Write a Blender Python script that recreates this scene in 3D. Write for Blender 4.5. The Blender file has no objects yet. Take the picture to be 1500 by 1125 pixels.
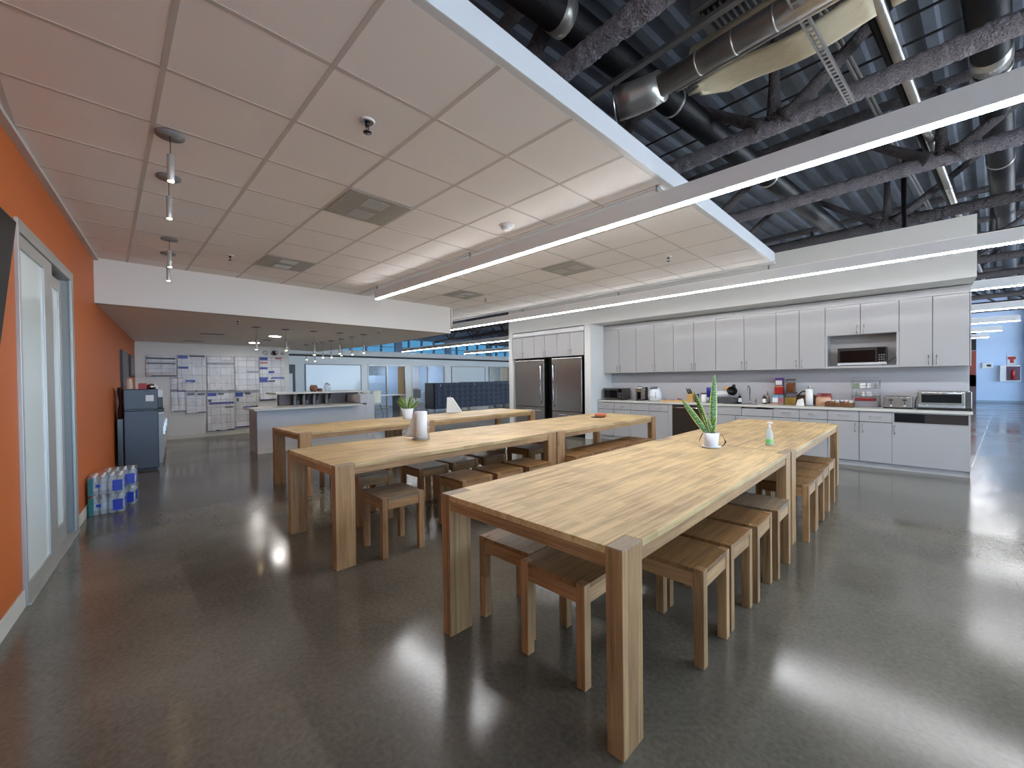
import bpy, bmesh, math, random
from mathutils import Vector, Matrix
random.seed(7)
C = bpy.context.scene.collection
PI = math.pi
# ------------------------------------------------------------------ camera
FPX = 599.2; YAW, PIT, ROL = -0.78679, -0.01206, -0.01218; EYE = Vector((0, 0, 1.42))
_f = Vector((math.sin(YAW)*math.cos(PIT), math.cos(YAW)*math.cos(PIT), math.sin(PIT)))
_r = Vector((math.cos(YAW), -math.sin(YAW), 0)); _d = -_r.cross(_f)
cr, sr = math.cos(ROL), math.sin(ROL)
CR = _r*cr - _d*sr; CD = _r*sr + _d*cr; CF = _f
cam = bpy.data.cameras.new('camera'); camo = bpy.data.objects.new('camera', cam); C.objects.link(camo)
cam.sensor_width = 36; cam.lens = 36*FPX/1500; cam.clip_start = 0.02; cam.clip_end = 200
M = Matrix((CR, -CD, -CF)).transposed().to_4x4(); M.translation = EYE; camo.matrix_world = M
bpy.context.scene.camera = camo

def at(px, py, x=None, y=None, z=None):
    """point seen at a place of the photograph, on a known plane of the room"""
    d = CR*((px-750)/FPX) + CD*((py-562.5)/FPX) + CF
    if x is not None: t = (x-EYE.x)/d.x
    elif y is not None: t = (y-EYE.y)/d.y
    else: t = (z-EYE.z)/d.z
    return EYE + d*t
# orange wall frame
W0 = Vector((-3.617, -0.433, 0)); WD = Vector((-0.9951, 0.0986, 0)).normalized(); WN = Vector((0.0986, 0.9951, 0)).normalized()
def on_wall(px, py, off=0.0):
    d = CR*((px-750)/FPX) + CD*((py-562.5)/FPX) + CF
    p0 = W0 + WN*off
    t = (p0-EYE).dot(WN)/d.dot(WN)
    return EYE + d*t
def zat(px, py, P):
    """height of the point above P that the photograph shows at this row"""
    d = CR*((px-750)/FPX) + CD*((py-562.5)/FPX) + CF
    t = (P.x*d.x+P.y*d.y)/(d.x*d.x+d.y*d.y)
    return EYE.z + d.z*t
# ------------------------------------------------------------------ materials
def lin(c):
    return tuple(((v/255)/12.92 if v/255 <= .04045 else ((v/255+.055)/1.055)**2.4) for v in c) + (1,)
def mat(name, col, rough=.5, *, bdist=.02, metal=0, spec=.5, emit=None, est=0, bump=0, bscale=50, var=0, vscale=8, trans=0, alpha=1, coat=0, sheen=0):
    m = bpy.data.materials.new(name); m.use_nodes = True
    nt = m.node_tree; b = nt.nodes['Principled BSDF']
    b.inputs['Base Color'].default_value = lin(col); b.inputs['Roughness'].default_value = rough
    b.inputs['Metallic'].default_value = metal; b.inputs['Specular IOR Level'].default_value = spec
    b.inputs['Transmission Weight'].default_value = trans; b.inputs['Alpha'].default_value = alpha
    b.inputs['Coat Weight'].default_value = coat; b.inputs['Sheen Weight'].default_value = sheen
    if emit: b.inputs['Emission Color'].default_value = lin(emit); b.inputs['Emission Strength'].default_value = est
    tc = nt.nodes.new('ShaderNodeTexCoord')
    if var:
        n = nt.nodes.new('ShaderNodeTexNoise'); n.inputs['Scale'].default_value = vscale; n.inputs['Detail'].default_value = 5
        nt.links.new(tc.outputs['Object'], n.inputs['Vector'])
        mx = nt.nodes.new('ShaderNodeMix'); mx.data_type = 'RGBA'
        a = lin(col); mx.inputs[6].default_value = tuple(v*(1-var) for v in a[:3])+(1,); mx.inputs[7].default_value = tuple(min(1, v*(1+var)) for v in a[:3])+(1,)
        nt.links.new(n.outputs['Fac'], mx.inputs[0]); nt.links.new(mx.outputs[2], b.inputs['Base Color'])
    if bump:
        n = nt.nodes.new('ShaderNodeTexNoise'); n.inputs['Scale'].default_value = bscale; n.inputs['Detail'].default_value = 4
        nt.links.new(tc.outputs['Object'], n.inputs['Vector'])
        bp = nt.nodes.new('ShaderNodeBump'); bp.inputs['Strength'].default_value = bump; bp.inputs['Distance'].default_value = bdist
        nt.links.new(n.outputs['Fac'], bp.inputs['Height']); nt.links.new(bp.outputs['Normal'], b.inputs['Normal'])
    return m
def wood(name, axis, c_lo, c_hi, row=.042, length=.38, rough=.42, grey=.0):
    m = bpy.data.materials.new(name); m.use_nodes = True; nt = m.node_tree; N = nt.nodes.new; L = nt.links.new
    b = nt.nodes['Principled BSDF']; b.inputs['Roughness'].default_value = rough; b.inputs['Specular IOR Level'].default_value = .35
    tc = N('ShaderNodeTexCoord'); sp = N('ShaderNodeSeparateXYZ'); L(tc.outputs['Object'], sp.inputs[0])
    oi = N('ShaderNodeObjectInfo')
    cb = N('ShaderNodeCombineXYZ')
    o = {'X': ('X', 'Y', 'Z'), 'Y': ('Y', 'X', 'Z'), 'Z': ('Z', 'X', 'Y')}[axis]
    L(sp.outputs[o[0]], cb.inputs[0])
    if axis == 'Z':
        ad = N('ShaderNodeMath'); ad.operation = 'ADD'; L(sp.outputs['X'], ad.inputs[0]); L(sp.outputs['Y'], ad.inputs[1]); L(ad.outputs[0], cb.inputs[1])
    else: L(sp.outputs[o[1]], cb.inputs[1])
    L(sp.outputs[o[2]], cb.inputs[2])
    mp = N('ShaderNodeVectorMath'); mp.operation = 'ADD'; L(cb.outputs[0], mp.inputs[0])
    sc = N('ShaderNodeMath'); sc.operation = 'MULTIPLY'; L(oi.outputs['Random'], sc.inputs[0]); sc.inputs[1].default_value = 7.3
    cs = N('ShaderNodeCombineXYZ'); L(sc.outputs[0], cs.inputs[0]); L(sc.outputs[0], cs.inputs[2]); L(cs.outputs[0], mp.inputs[1])
    br = N('ShaderNodeTexBrick'); L(mp.outputs[0], br.inputs['Vector']); br.offset = .37; br.squash = 1
    br.inputs['Scale'].default_value = 1; br.inputs['Brick Width'].default_value = length; br.inputs['Row Height'].default_value = row
    br.inputs['Mortar Size'].default_value = .0006; br.inputs['Mortar Smooth'].default_value = .3; br.inputs['Bias'].default_value = 0
    br.inputs['Color1'].default_value = (0, 0, 0, 1); br.inputs['Color2'].default_value = (1, 1, 1, 1); br.inputs['Mortar'].default_value = (.15, .15, .15, 1)
    st = N('ShaderNodeVectorMath'); st.operation = 'MULTIPLY'; L(mp.outputs[0], st.inputs[0]); st.inputs[1].default_value = (2.2, 52, 52)
    n1 = N('ShaderNodeTexNoise'); L(st.outputs[0], n1.inputs['Vector']); n1.inputs['Scale'].default_value = 1; n1.inputs['Detail'].default_value = 6; n1.inputs['Roughness'].default_value = .62; n1.inputs['Distortion'].default_value = .6
    n2 = N('ShaderNodeTexNoise'); L(mp.outputs[0], n2.inputs['Vector']); n2.inputs['Scale'].default_value = 2.2; n2.inputs['Detail'].default_value = 4
    mx = N('ShaderNodeMix'); mx.data_type = 'FLOAT'; mx.inputs[0].default_value = .84
    sep = N('ShaderNodeSeparateColor'); L(br.outputs['Color'], sep.inputs[0]); L(sep.outputs[0], mx.inputs[2]); L(n1.outputs['Fac'], mx.inputs[3])
    m2 = N('ShaderNodeMix'); m2.data_type = 'FLOAT'; m2.inputs[0].default_value = .35; L(mx.outputs[0], m2.inputs[2]); L(n2.outputs['Fac'], m2.inputs[3])
    rp = N('ShaderNodeValToRGB'); L(m2.outputs[0], rp.inputs[0])
    e = rp.color_ramp.elements; e[0].position = .30; e[0].color = lin(c_lo); e[1].position = .60; e[1].color = lin(c_hi)
    L(rp.outputs[0], b.inputs['Base Color'])
    bp = N('ShaderNodeBump'); bp.inputs['Strength'].default_value = .25; bp.inputs['Distance'].default_value = .003; L(n1.outputs['Fac'], bp.inputs['Height']); L(bp.outputs[0], b.inputs['Normal'])
    return m
WT = {a: wood('table_wood_'+a, a, (132, 98, 58), (220, 190, 136)) for a in 'XYZ'}
WL = {a: wood('shaded_wood_'+a, a, (106, 72, 44), (184, 144, 100), row=.075, length=3.1, rough=.5) for a in 'XYZ'}  # same wood as the tops, side shading put into a darker colour
WS = {a: wood('stool_wood_'+a, a, (84, 58, 34), (156, 118, 74), row=.07, length=.7, rough=.45) for a in 'XYZ'}
WG = {a: wood('worn_wood_'+a, a, (84, 68, 54), (146, 126, 104), row=.06, length=.6, rough=.5) for a in 'XYZ'}
WE = mat('end_grain', (158, 138, 116), .6, var=.25, vscale=60)
WE2 = mat('end_grain_stool', (104, 78, 52), .6, var=.25, vscale=60)
ORANGE = mat('orange_paint', (190, 98, 38), .55, bump=.05, bscale=160)
WHITE = mat('white_paint', (214, 214, 210), .6, bump=.03, bscale=200)
WARMW = mat('soffit_paint', (206, 202, 196), .6, bump=.03, bscale=200)
FASC = mat('fascia_paint', (206, 210, 214), .5)
TILE = mat('ceiling_tile', (236, 233, 230), .9, spec=.1, bump=.12, bscale=260, var=.03, vscale=240)
TEE = mat('ceiling_tee', (196, 190, 186), .6)
LOWC = mat('low_ceiling_paint', (228, 226, 222), .7)
DIFF = mat('diffuser_metal', (150, 148, 140), .5, bump=.3, bscale=90)
FUZZ = mat('fireproofing', (176, 172, 180), 1, spec=.05, bump=1.0, bscale=55, bdist=.08, var=.5, vscale=70)
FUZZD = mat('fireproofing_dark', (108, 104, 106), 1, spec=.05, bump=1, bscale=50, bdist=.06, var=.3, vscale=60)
DECK = mat('roof_deck', (104, 112, 124), .8, bump=.3, bscale=20, var=.3, vscale=3)
BLKD = mat('black_duct', (18, 20, 24), .45, bump=.2, bscale=30)
BLKP = mat('black_pipe', (14, 15, 18), .5)
SILV = mat('galvanised', (188, 186, 180), .32, metal=.75, bump=.15, bscale=12, var=.15, vscale=10)
STRUT = mat('strut_metal', (150, 150, 150), .4, metal=.7)
JACK = mat('insulation_jacket', (206, 196, 168), .7, bump=.3, bscale=18, var=.1, vscale=6)
ALU = mat('brushed_aluminium', (184, 184, 180), .4, metal=.5)
FROST = mat('door_glass', (232, 242, 238), .12, spec=.6, var=.05, vscale=2)
LAM = mat('cabinet_laminate', (172, 171, 171), .35, spec=.4, coat=.4); LAM.node_tree.nodes['Principled BSDF'].inputs['Coat Roughness'].default_value = .1
LAMG = mat('cabinet_gap_shade', (60, 60, 62), .9, spec=0)  # dark body colour stands in for the shade in door gaps
STONE = mat('countertop_stone', (206, 204, 196), .3, var=.05, vscale=120)
CHROME = mat('chrome', (206, 206, 206), .14, metal=1)
NICK = mat('nickel_pull', (188, 186, 182), .3, metal=1)
STEEL = mat('stainless', (176, 174, 170), .26, metal=1, bump=.12, bscale=3)
STEELD = mat('stainless_dark', (112, 110, 108), .3, metal=1)
BLK = mat('black_plastic', (16, 16, 17), .35)
BLKG = mat('black_glass', (12, 12, 14), .12, spec=.3)
DKREF = mat('dark_fridge_paint', (52, 56, 70), .35, bump=.05, bscale=200)
DKREF2 = mat('dark_side_panel', (44, 40, 42), .25)
WPL = mat('white_plastic', (226, 228, 230), .3)
GPL = mat('grey_plastic', (120, 120, 122), .5)
PAPER = mat('paper', (232, 230, 226), .9, spec=.1)
POT = mat('white_ceramic', (228, 228, 232), .3)
SOIL = mat('soil', (40, 30, 24), 1, bump=1, bscale=60)
LEAFY = mat('leaf_margin', (206, 208, 120), .45)
DRYL = mat('dry_leaf', (70, 52, 34), .8)
BASEW = mat('baseboard_vinyl', (206, 204, 194), .5)
NAVY = mat('navy_fabric', (22, 38, 58), .9, sheen=.3, bump=.2, bscale=150)
BAMB = mat('bamboo', (206, 166, 104), .5, var=.12, vscale=20)
RED = mat('red_plastic', (176, 30, 34), .4); PURP = mat('purple_label', (84, 44, 120), .5); BLUE = mat('blue_plastic', (26, 52, 150), .4)
CLEAR = mat('clear_plastic', (235, 240, 240), .05, trans=1, spec=.5); CLEAR.node_tree.nodes['Principled BSDF'].inputs['IOR'].default_value = 1.08
SHRINK = mat('shrink_wrap', (214, 224, 230), .12, alpha=.22, spec=.8, bump=1, bscale=25)
ORG2 = mat('terracotta_plastic', (206, 116, 78), .5)
LED = mat('led_lens', (255, 255, 255), .5, emit=(250, 250, 252), est=62)
UPGLOW = mat('added_up_glow', (255, 255, 255), .5, emit=(255, 246, 238), est=.5)  # glow added on top of the fixtures as fill for the ceiling
FIXT = mat('fixture_paint', (232, 232, 232), .45)
TIP = mat('pendant_lens', (255, 236, 200), .4, emit=(255, 222, 160), est=50)
CAN = mat('downlight_lens', (255, 255, 255), .4, emit=(255, 248, 240), est=70)
BLUEW = mat('blue_daylit_wall', (196, 220, 250), .5)  # white wall with the blue daylight put into its colour
OFFG = mat('office_wall_paint', (232, 238, 238), .5)
WBRD = mat('whiteboard', (224, 234, 236), .12, spec=.6)
DOORW = mat('door_maple', (206, 172, 116), .4, var=.08, vscale=8)
GLASS = mat('office_glass', (230, 240, 245), .02, alpha=.16, spec=.7)
DARKSCR = mat('tv_screen', (14, 15, 17), .4, spec=.12)
def leafmat():
    m = mat('snake_leaf', (54, 92, 40), .4); nt = m.node_tree; N = nt.nodes.new; L = nt.links.new
    tc = N('ShaderNodeTexCoord'); w = N('ShaderNodeTexWave'); w.bands_direction = 'Z'; w.inputs['Scale'].default_value = 14; w.inputs['Distortion'].default_value = 9; w.inputs['Detail'].default_value = 3; w.inputs['Detail Scale'].default_value = 2
    L(tc.outputs['Object'], w.inputs['Vector']); r = N('ShaderNodeValToRGB'); L(w.outputs['Fac'], r.inputs[0])
    r.color_ramp.elements[0].color = lin((38, 70, 34)); r.color_ramp.elements[1].color = lin((104, 150, 72)); L(r.outputs[0], nt.nodes['Principled BSDF'].inputs['Base Color'])
    return m
LEAF = leafmat()
def floormat():
    m = bpy.data.materials.new('polished_concrete'); m.use_nodes = True; nt = m.node_tree; N = nt.nodes.new; L = nt.links.new
    b = nt.nodes['Principled BSDF']; tc = N('ShaderNodeTexCoord')
    n1 = N('ShaderNodeTexNoise'); n1.inputs['Scale'].default_value = .9; n1.inputs['Detail'].default_value = 7; n1.inputs['Roughness'].default_value = .6; L(tc.outputs['Object'], n1.inputs['Vector'])
    n2 = N('ShaderNodeTexNoise'); n2.inputs['Scale'].default_value = 45; n2.inputs['Detail'].default_value = 5; L(tc.outputs['Object'], n2.inputs['Vector'])
    mx = N('ShaderNodeMix'); mx.data_type = 'FLOAT'; mx.inputs[0].default_value = .35; L(n1.outputs['Fac'], mx.inputs[2]); L(n2.outputs['Fac'], mx.inputs[3])
    r = N('ShaderNodeValToRGB'); L(mx.outputs[0], r.inputs[0]); e = r.color_ramp.elements
    e[0].position = .32; e[0].color = lin((76, 74, 66)); e[1].position = .66; e[1].color = lin((120, 115, 104))
    # saw-cut joint running beside the kitchen
    sp = N('ShaderNodeSeparateXYZ'); L(tc.outputs['Object'], sp.inputs[0])
    a = N('ShaderNodeMath'); a.operation = 'MULTIPLY'; L(sp.outputs['Y'], a.inputs[0]); a.inputs[1].default_value = .095
    s = N('ShaderNodeMath'); s.operation = 'SUBTRACT'; L(sp.outputs['X'], s.inputs[0]); L(a.outputs[0], s.inputs[1])
    s2 = N('ShaderNodeMath'); s2.operation = 'ADD'; L(s.outputs[0], s2.inputs[0]); s2.inputs[1].default_value = .353
    ab = N('ShaderNodeMath'); ab.operation = 'ABSOLUTE'; L(s2.outputs[0], ab.inputs[0])
    lt0 = N('ShaderNodeMath'); lt0.operation = 'LESS_THAN'; L(ab.outputs[0], lt0.inputs[0]); lt0.inputs[1].default_value = .008
    gy = N('ShaderNodeMath'); gy.operation = 'GREATER_THAN'; L(sp.outputs['Y'], gy.inputs[0]); gy.inputs[1].default_value = 9.3
    lt = N('ShaderNodeMath'); lt.operation = 'MULTIPLY'; L(lt0.outputs[0], lt.inputs[0]); L(gy.outputs[0], lt.inputs[1])
    m2 = N('ShaderNodeMix'); m2.data_type = 'RGBA'; L(lt.outputs[0], m2.inputs[0]); L(r.outputs[0], m2.inputs[6]); m2.inputs[7].default_value = lin((170, 172, 170))
    L(m2.outputs[2], b.inputs['Base Color'])
    n4 = N('ShaderNodeTexNoise'); n4.inputs['Scale'].default_value = .8; n4.inputs['Detail'].default_value = 1.5; L(tc.outputs['Object'], n4.inputs['Vector'])
    mr = N('ShaderNodeMapRange'); L(n4.outputs['Fac'], mr.inputs[0]); mr.inputs[1].default_value = .35; mr.inputs[2].default_value = .65; mr.inputs[3].default_value = .10; mr.inputs[4].default_value = .22; L(mr.outputs[0], b.inputs['Roughness'])
    b.inputs['Specular IOR Level'].default_value = .6
    return m
FLOOR = floormat()
def papermat(name, seed, head=(40, 52, 120), dense=1.0, rows=.16, cols=.2, hs=.28):
    """printed notices behind clear plastic: grid of grey text blocks with coloured headings"""
    m = bpy.data.materials.new(name); m.use_nodes = True; nt = m.node_tree; N = nt.nodes.new; L = nt.links.new
    b = nt.nodes['Principled BSDF']; b.inputs['Roughness'].default_value = .3; b.inputs['Coat Weight'].default_value = 1; b.inputs['Coat IOR'].default_value = 1.9; b.inputs['Coat Roughness'].default_value = .08
    tc = N('ShaderNodeTexCoord'); sp = N('ShaderNodeSeparateXYZ'); L(tc.outputs['Object'], sp.inputs[0]); cb = N('ShaderNodeCombineXYZ'); L(sp.outputs['Y'], cb.inputs[0]); L(sp.outputs['Z'], cb.inputs[1]); cb.inputs[2].default_value = seed
    br = N('ShaderNodeTexBrick'); L(cb.outputs[0], br.inputs['Vector']); br.offset = 0; br.inputs['Scale'].default_value = 1; br.inputs['Brick Width'].default_value = cols; br.inputs['Row Height'].default_value = rows
    br.inputs['Mortar Size'].default_value = .006; br.inputs['Color1'].default_value = lin((206, 206, 208)); br.inputs['Color2'].default_value = lin((230, 230, 230)); br.inputs['Mortar'].default_value = lin((164, 164, 168))
    b2 = N('ShaderNodeTexBrick'); L(cb.outputs[0], b2.inputs['Vector']); b2.offset = .3; b2.inputs['Scale'].default_value = 1; b2.inputs['Brick Width'].default_value = .11; b2.inputs['Row Height'].default_value = .022
    b2.inputs['Mortar Size'].default_value = .006; b2.inputs['Color1'].default_value = lin((130, 132, 138)); b2.inputs['Color2'].default_value = lin((206, 206, 208)); b2.inputs['Mortar'].default_value = lin((206, 208, 210))
    mx = N('ShaderNodeMix'); mx.data_type = 'RGBA'; mx.blend_type = 'MULTIPLY'; mx.inputs[0].default_value = .4*dense; L(br.outputs[0], mx.inputs[6]); L(b2.outputs[0], mx.inputs[7])
    md = N('ShaderNodeMath'); md.operation = 'PINGPONG'; L(sp.outputs['Z'], md.inputs[0]); md.inputs[1].default_value = hs
    lt = N('ShaderNodeMath'); lt.operation = 'LESS_THAN'; L(md.outputs[0], lt.inputs[0]); lt.inputs[1].default_value = .028
    n = N('ShaderNodeTexNoise'); n.inputs['Scale'].default_value = 1.8; L(cb.outputs[0], n.inputs['Vector']); g = N('ShaderNodeMath'); g.operation = 'GREATER_THAN'; L(n.outputs['Fac'], g.inputs[0]); g.inputs[1].default_value = .46
    mu = N('ShaderNodeMath'); mu.operation = 'MULTIPLY'; L(lt.outputs[0], mu.inputs[0]); L(g.outputs[0], mu.inputs[1])
    m2 = N('ShaderNodeMix'); m2.data_type = 'RGBA'; L(mu.outputs[0], m2.inputs[0]); L(mx.outputs[2], m2.inputs[6]); m2.inputs[7].default_value = lin(head); L(m2.outputs[2], b.inputs['Base Color'])
    w = N('ShaderNodeTexNoise'); w.inputs['Scale'].default_value = 6; w.inputs['Detail'].default_value = 3; w.inputs['Distortion'].default_value = 1.5; L(tc.outputs['Object'], w.inputs['Vector'])
    bp = N('ShaderNodeBump'); bp.inputs['Strength'].default_value = 1; bp.inputs['Distance'].default_value = .12; L(w.outputs['Fac'], bp.inputs['Height']); L(bp.outputs[0], b.inputs['Coat Normal'])
    return m
# ------------------------------------------------------------------ mesh helpers
class MB:
    def __init__(s): s.v = []; s.f = []; s.sm = []
    def add(s, vs, fs, smooth=False):
        o = len(s.v); s.v += [tuple(p) for p in vs]; s.f += [tuple(i+o for i in f) for f in fs]; s.sm += [smooth]*len(fs); return s
    def box(s, a, b, R=None, o=(0, 0, 0)):
        (x0, y0, z0), (x1, y1, z1) = a, b
        vs = [Vector(p) for p in ((x0, y0, z0), (x1, y0, z0), (x1, y1, z0), (x0, y1, z0), (x0, y0, z1), (x1, y0, z1), (x1, y1, z1), (x0, y1, z1))]
        if R is not None: vs = [R @ p + Vector(o) for p in vs]
        return s.add(vs, [(0, 3, 2, 1), (4, 5, 6, 7), (0, 1, 5, 4), (1, 2, 6, 5), (2, 3, 7, 6), (3, 0, 4, 7)])
    def prism(s, pts, z0, z1, smooth=False):
        n = len(pts); vs = [(p[0], p[1], z0) for p in pts]+[(p[0], p[1], z1) for p in pts]
        fs = [tuple(range(n-1, -1, -1)), tuple(range(n, 2*n))]+[(i, (i+1) % n, (i+1) % n+n, i+n) for i in range(n)]
        return s.add(vs, fs, smooth)
    def hull(s, bot, top):
        n = len(bot); return s.add(list(bot)+list(top), [tuple(range(n-1, -1, -1)), tuple(range(n, 2*n))]+[(i, (i+1) % n, (i+1) % n+n, i+n) for i in range(n)])
    def tube(s, path, r, n=12, cap=True, jit=0, flat=1.0):
        path = [Vector(p) for p in path]; k = len(path); rs = r if isinstance(r, (list, tuple)) else [r]*k
        vs = []; fs = []
        ref = Vector((0, 0, 1))
        for i, p in enumerate(path):
            t = (path[min(i+1, k-1)]-path[max(i-1, 0)]).normalized()
            u = t.cross(ref)
            if u.length < 1e-3: u = t.cross(Vector((1, 0, 0)))
            u.normalize(); w = u.cross(t)
            for j in range(n):
                a = 2*PI*j/n; q = rs[i]*(1+random.uniform(-jit, jit)) if jit else rs[i]
                vs.append(p+u*math.cos(a)*q+w*math.sin(a)*q*flat)
        for i in range(k-1):
            for j in range(n): fs.append((i*n+j, i*n+(j+1) % n, (i+1)*n+(j+1) % n, (i+1)*n+j))
        if cap: fs += [tuple(range(n-1, -1, -1)), tuple((k-1)*n+j for j in range(n))]
        return s.add(vs, fs, True)
    def bar(s, p, q, w, h=None, up=(0, 0, 1)):
        p, q = Vector(p), Vector(q); h = h or w; t = (q-p).normalized(); u = t.cross(Vector(up))
        if u.length < 1e-3: u = t.cross(Vector((1, 0, 0)))
        u.normalize(); v = u.cross(t); A = [u*w/2+v*h/2, u*w/2-v*h/2, -u*w/2-v*h/2, -u*w/2+v*h/2]
        return s.hull([p+a for a in A], [q+a for a in A])
    def lathe(s, prof, c=(0, 0), n=20, cap=True):
        vs = []; fs = []
        for r, z in prof:
            for j in range(n): a = 2*PI*j/n; vs.append((c[0]+r*math.cos(a), c[1]+r*math.sin(a), z))
        k = len(prof)
        for i in range(k-1):
            for j in range(n): fs.append((i*n+j, i*n+(j+1) % n, (i+1)*n+(j+1) % n, (i+1)*n+j))
        if cap: fs += [tuple(range(n-1, -1, -1)), tuple((k-1)*n+j for j in range(n))]
        return s.add(vs, fs, True)
    def grid(s, P, nu, nv, smooth=True):
        vs = [P(i/nu, j/nv) for j in range(nv+1) for i in range(nu+1)]
        fs = [(j*(nu+1)+i, j*(nu+1)+i+1, (j+1)*(nu+1)+i+1, (j+1)*(nu+1)+i) for j in range(nv) for i in range(nu)]
        return s.add(vs, fs, smooth)
    def build(s, name, m, parent=None, bev=0, seg=2, origin=None, kind=None, solid=0):
        me = bpy.data.meshes.new(name); vs = s.v
        if origin is not None: ox = Vector(origin); vs = [Vector(p)-ox for p in vs]
        me.from_pydata([tuple(p) for p in vs], [], s.f); me.update()
        for p, g in zip(me.polygons, s.sm): p.use_smooth = g
        ms = m if isinstance(m, (list, tuple)) else [m]
        for x in ms: me.materials.append(x)
        o = bpy.data.objects.new(name, me); C.objects.link(o)
        if parent is not None: o.parent = parent
        if origin is not None: o.location = origin
        if solid: md = o.modifiers.new('solid', 'SOLIDIFY'); md.thickness = solid; md.offset = 0
        if bev: md = o.modifiers.new('bevel', 'BEVEL'); md.width = bev; md.segments = seg; md.limit_method = 'ANGLE'; md.angle_limit = .7; 
        if kind: o['kind'] = kind
        return o
def box(name, a, b, m, parent=None, bev=0, **k): return MB().box(a, b).build(name, m, parent, bev, **k)
def tag(o, label, cat, group=None, kind=None):
    o['label'] = label; o['category'] = cat
    if group: o['group'] = group
    if kind: o['kind'] = kind
    return o
def thing(name, label, cat, loc=(0, 0, 0), rz=0, group=None):
    o = bpy.data.objects.new(name, None); C.objects.link(o); o.location = loc; o.rotation_euler = (0, 0, rz); o.empty_display_size = .1
    return tag(o, label, cat, group)
def S(name, mb, m, **k): return mb.build(name, m, kind='structure', **k)
def copy_thing(src, loc, rz=0, label=None, group=None, scale=None):
    def cp(o, par):
        c = o.copy(); C.objects.link(c); c.parent = par
        for ch in [x for x in src_children[o.name]]: cp(ch, c)
        return c
    src_children = {}
    def walk(o):
        src_children[o.name] = [x for x in bpy.data.objects if x.parent == o]
        for x in src_children[o.name]: walk(x)
    walk(src); r = cp(src, None); r.location = loc; r.rotation_euler = (0, 0, rz)
    if scale: r.scale = scale
    if label: r['label'] = label
    if group: r['group'] = group
    return r
#==SHELL==
# ------------------------------------------------------------------ SETTING
XR = 7.5; YF = 30.5; XL = -25.5; ZD = 5.25
S('floor', MB().box((XL-1, -3, -.1), (XR+1, YF+1, 0)), FLOOR)
def wallpt(s, off=0): return W0+WD*s+WN*off
# orange wall with an opening for the sliding door (s measured along the wall)
sd0, sd1, zd = .445, 2.165, 2.46
def wallbox(mb, s0, s1, z0, z1, o0=-.2, o1=0.0):
    b = [wallpt(s0, o0), wallpt(s1, o0), wallpt(s1, o1), wallpt(s0, o1)]
    return mb.hull([(p.x, p.y, z0) for p in b], [(p.x, p.y, z1) for p in b])
mb = MB(); wallbox(mb, -11.2, -2.8, 0, 5.3); S('wall_left_white', mb, WHITE)  # unseen stretch, made white to cut the orange bounce
mb = MB(); wallbox(mb, -2.8, sd0, 0, 5.3); wallbox(mb, sd1, 9.95, 0, 5.3); wallbox(mb, sd0, sd1, zd, 5.3)
S('wall_left', mb, ORANGE)
mb = MB(); wallbox(mb, -3.5, 3.72, 2.97, 3.0, 0, .045); S('trim_6', mb, TEE)
mb = MB(); wallbox(mb, -3.5, sd0-.01, 0, .115, 0, .012); wallbox(mb, sd1+.01, 9.7, 0, .115, 0, .012); S('baseboard_left', mb, BASEW, bev=.003)
# back wall with the notices
S('wall_back', MB().box((-13.55, .3, 0), (-13.35, 3.92, 5.2)), WHITE)
S('baseboard_back', MB().box((-13.35, .6, 0), (-13.335, 3.92, .1)), BASEW)
# dropped tile ceiling
CX, CY = -1.475, 6.66
S('ceiling', MB().box((-13.0, -.9, 3.0), (CX-.03, CY-.03, 3.03)), TILE)
mb = MB()
k = 0
x = CX-.605
while x > -7.4 or (x > -13): mb.box((x-.012, -.9, 2.9985), (x+.012, CY-.1, 3.0)); x -= .605
y = .238-.603*2
while y < CY-.1:
    if abs(y-3.253) > .2 or True: mb.box((-13, y-.012, 2.998), (CX-.03, y+.012, 2.9995))
    y += .603
S('ceiling_grid', mb, TEE)
S('trim_1', MB().box((CX-.03, -.9, 3.0), (CX+.02, CY, 3.145)), FASC, bev=.006)
S('trim_2', MB().box((-13, CY-.03, 3.0), (CX+.02, CY+.03, 3.145)).box((-13, CY-.10, 2.985), (CX+.03, CY+.045, 3.01)), FASC, bev=.012)
S('trim_3', MB().box((-7.2, 3.29, 2.984), (CX-.05, 3.47, 3.0)), FASC, bev=.004)
# lowered ceiling beyond with its white front
S('wall_soffit', MB().box((-7.45, -.15, 2.436), (-7.3, 5.40, 3.02)), WARMW)
S('ceiling_low', MB().prism([(-7.46, -.2), (-7.46, 5.40), (-10.8, 5.62), (-14.6, 5.2), (-14.2, 3.9), (-13.5, .3)], 2.44, 2.60), LOWC)
S('wall_soffit_side', MB().box((-10.7, 5.42, 2.60), (-7.3, 5.45, 3.0)), WARMW)
# kitchen wall, bulkhead and fridge surround
S('wall_kitchen', MB().box((-8.13, 8.9, 0), (.485, 9.05, 3.48)), WHITE)
S('wall_fridge_side', MB().box((-8.13, 8.0, 0), (-7.98, 8.899, 2.67)), WHITE)
S('wall_pier', MB().box((-5.60, 8.0, 0), (-5.432, 8.899, 2.67)), WHITE)
S('wall_bulkhead', MB().box((-8.13, 8.0, 2.672), (.50, 8.899, 3.48)), WHITE)
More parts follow.
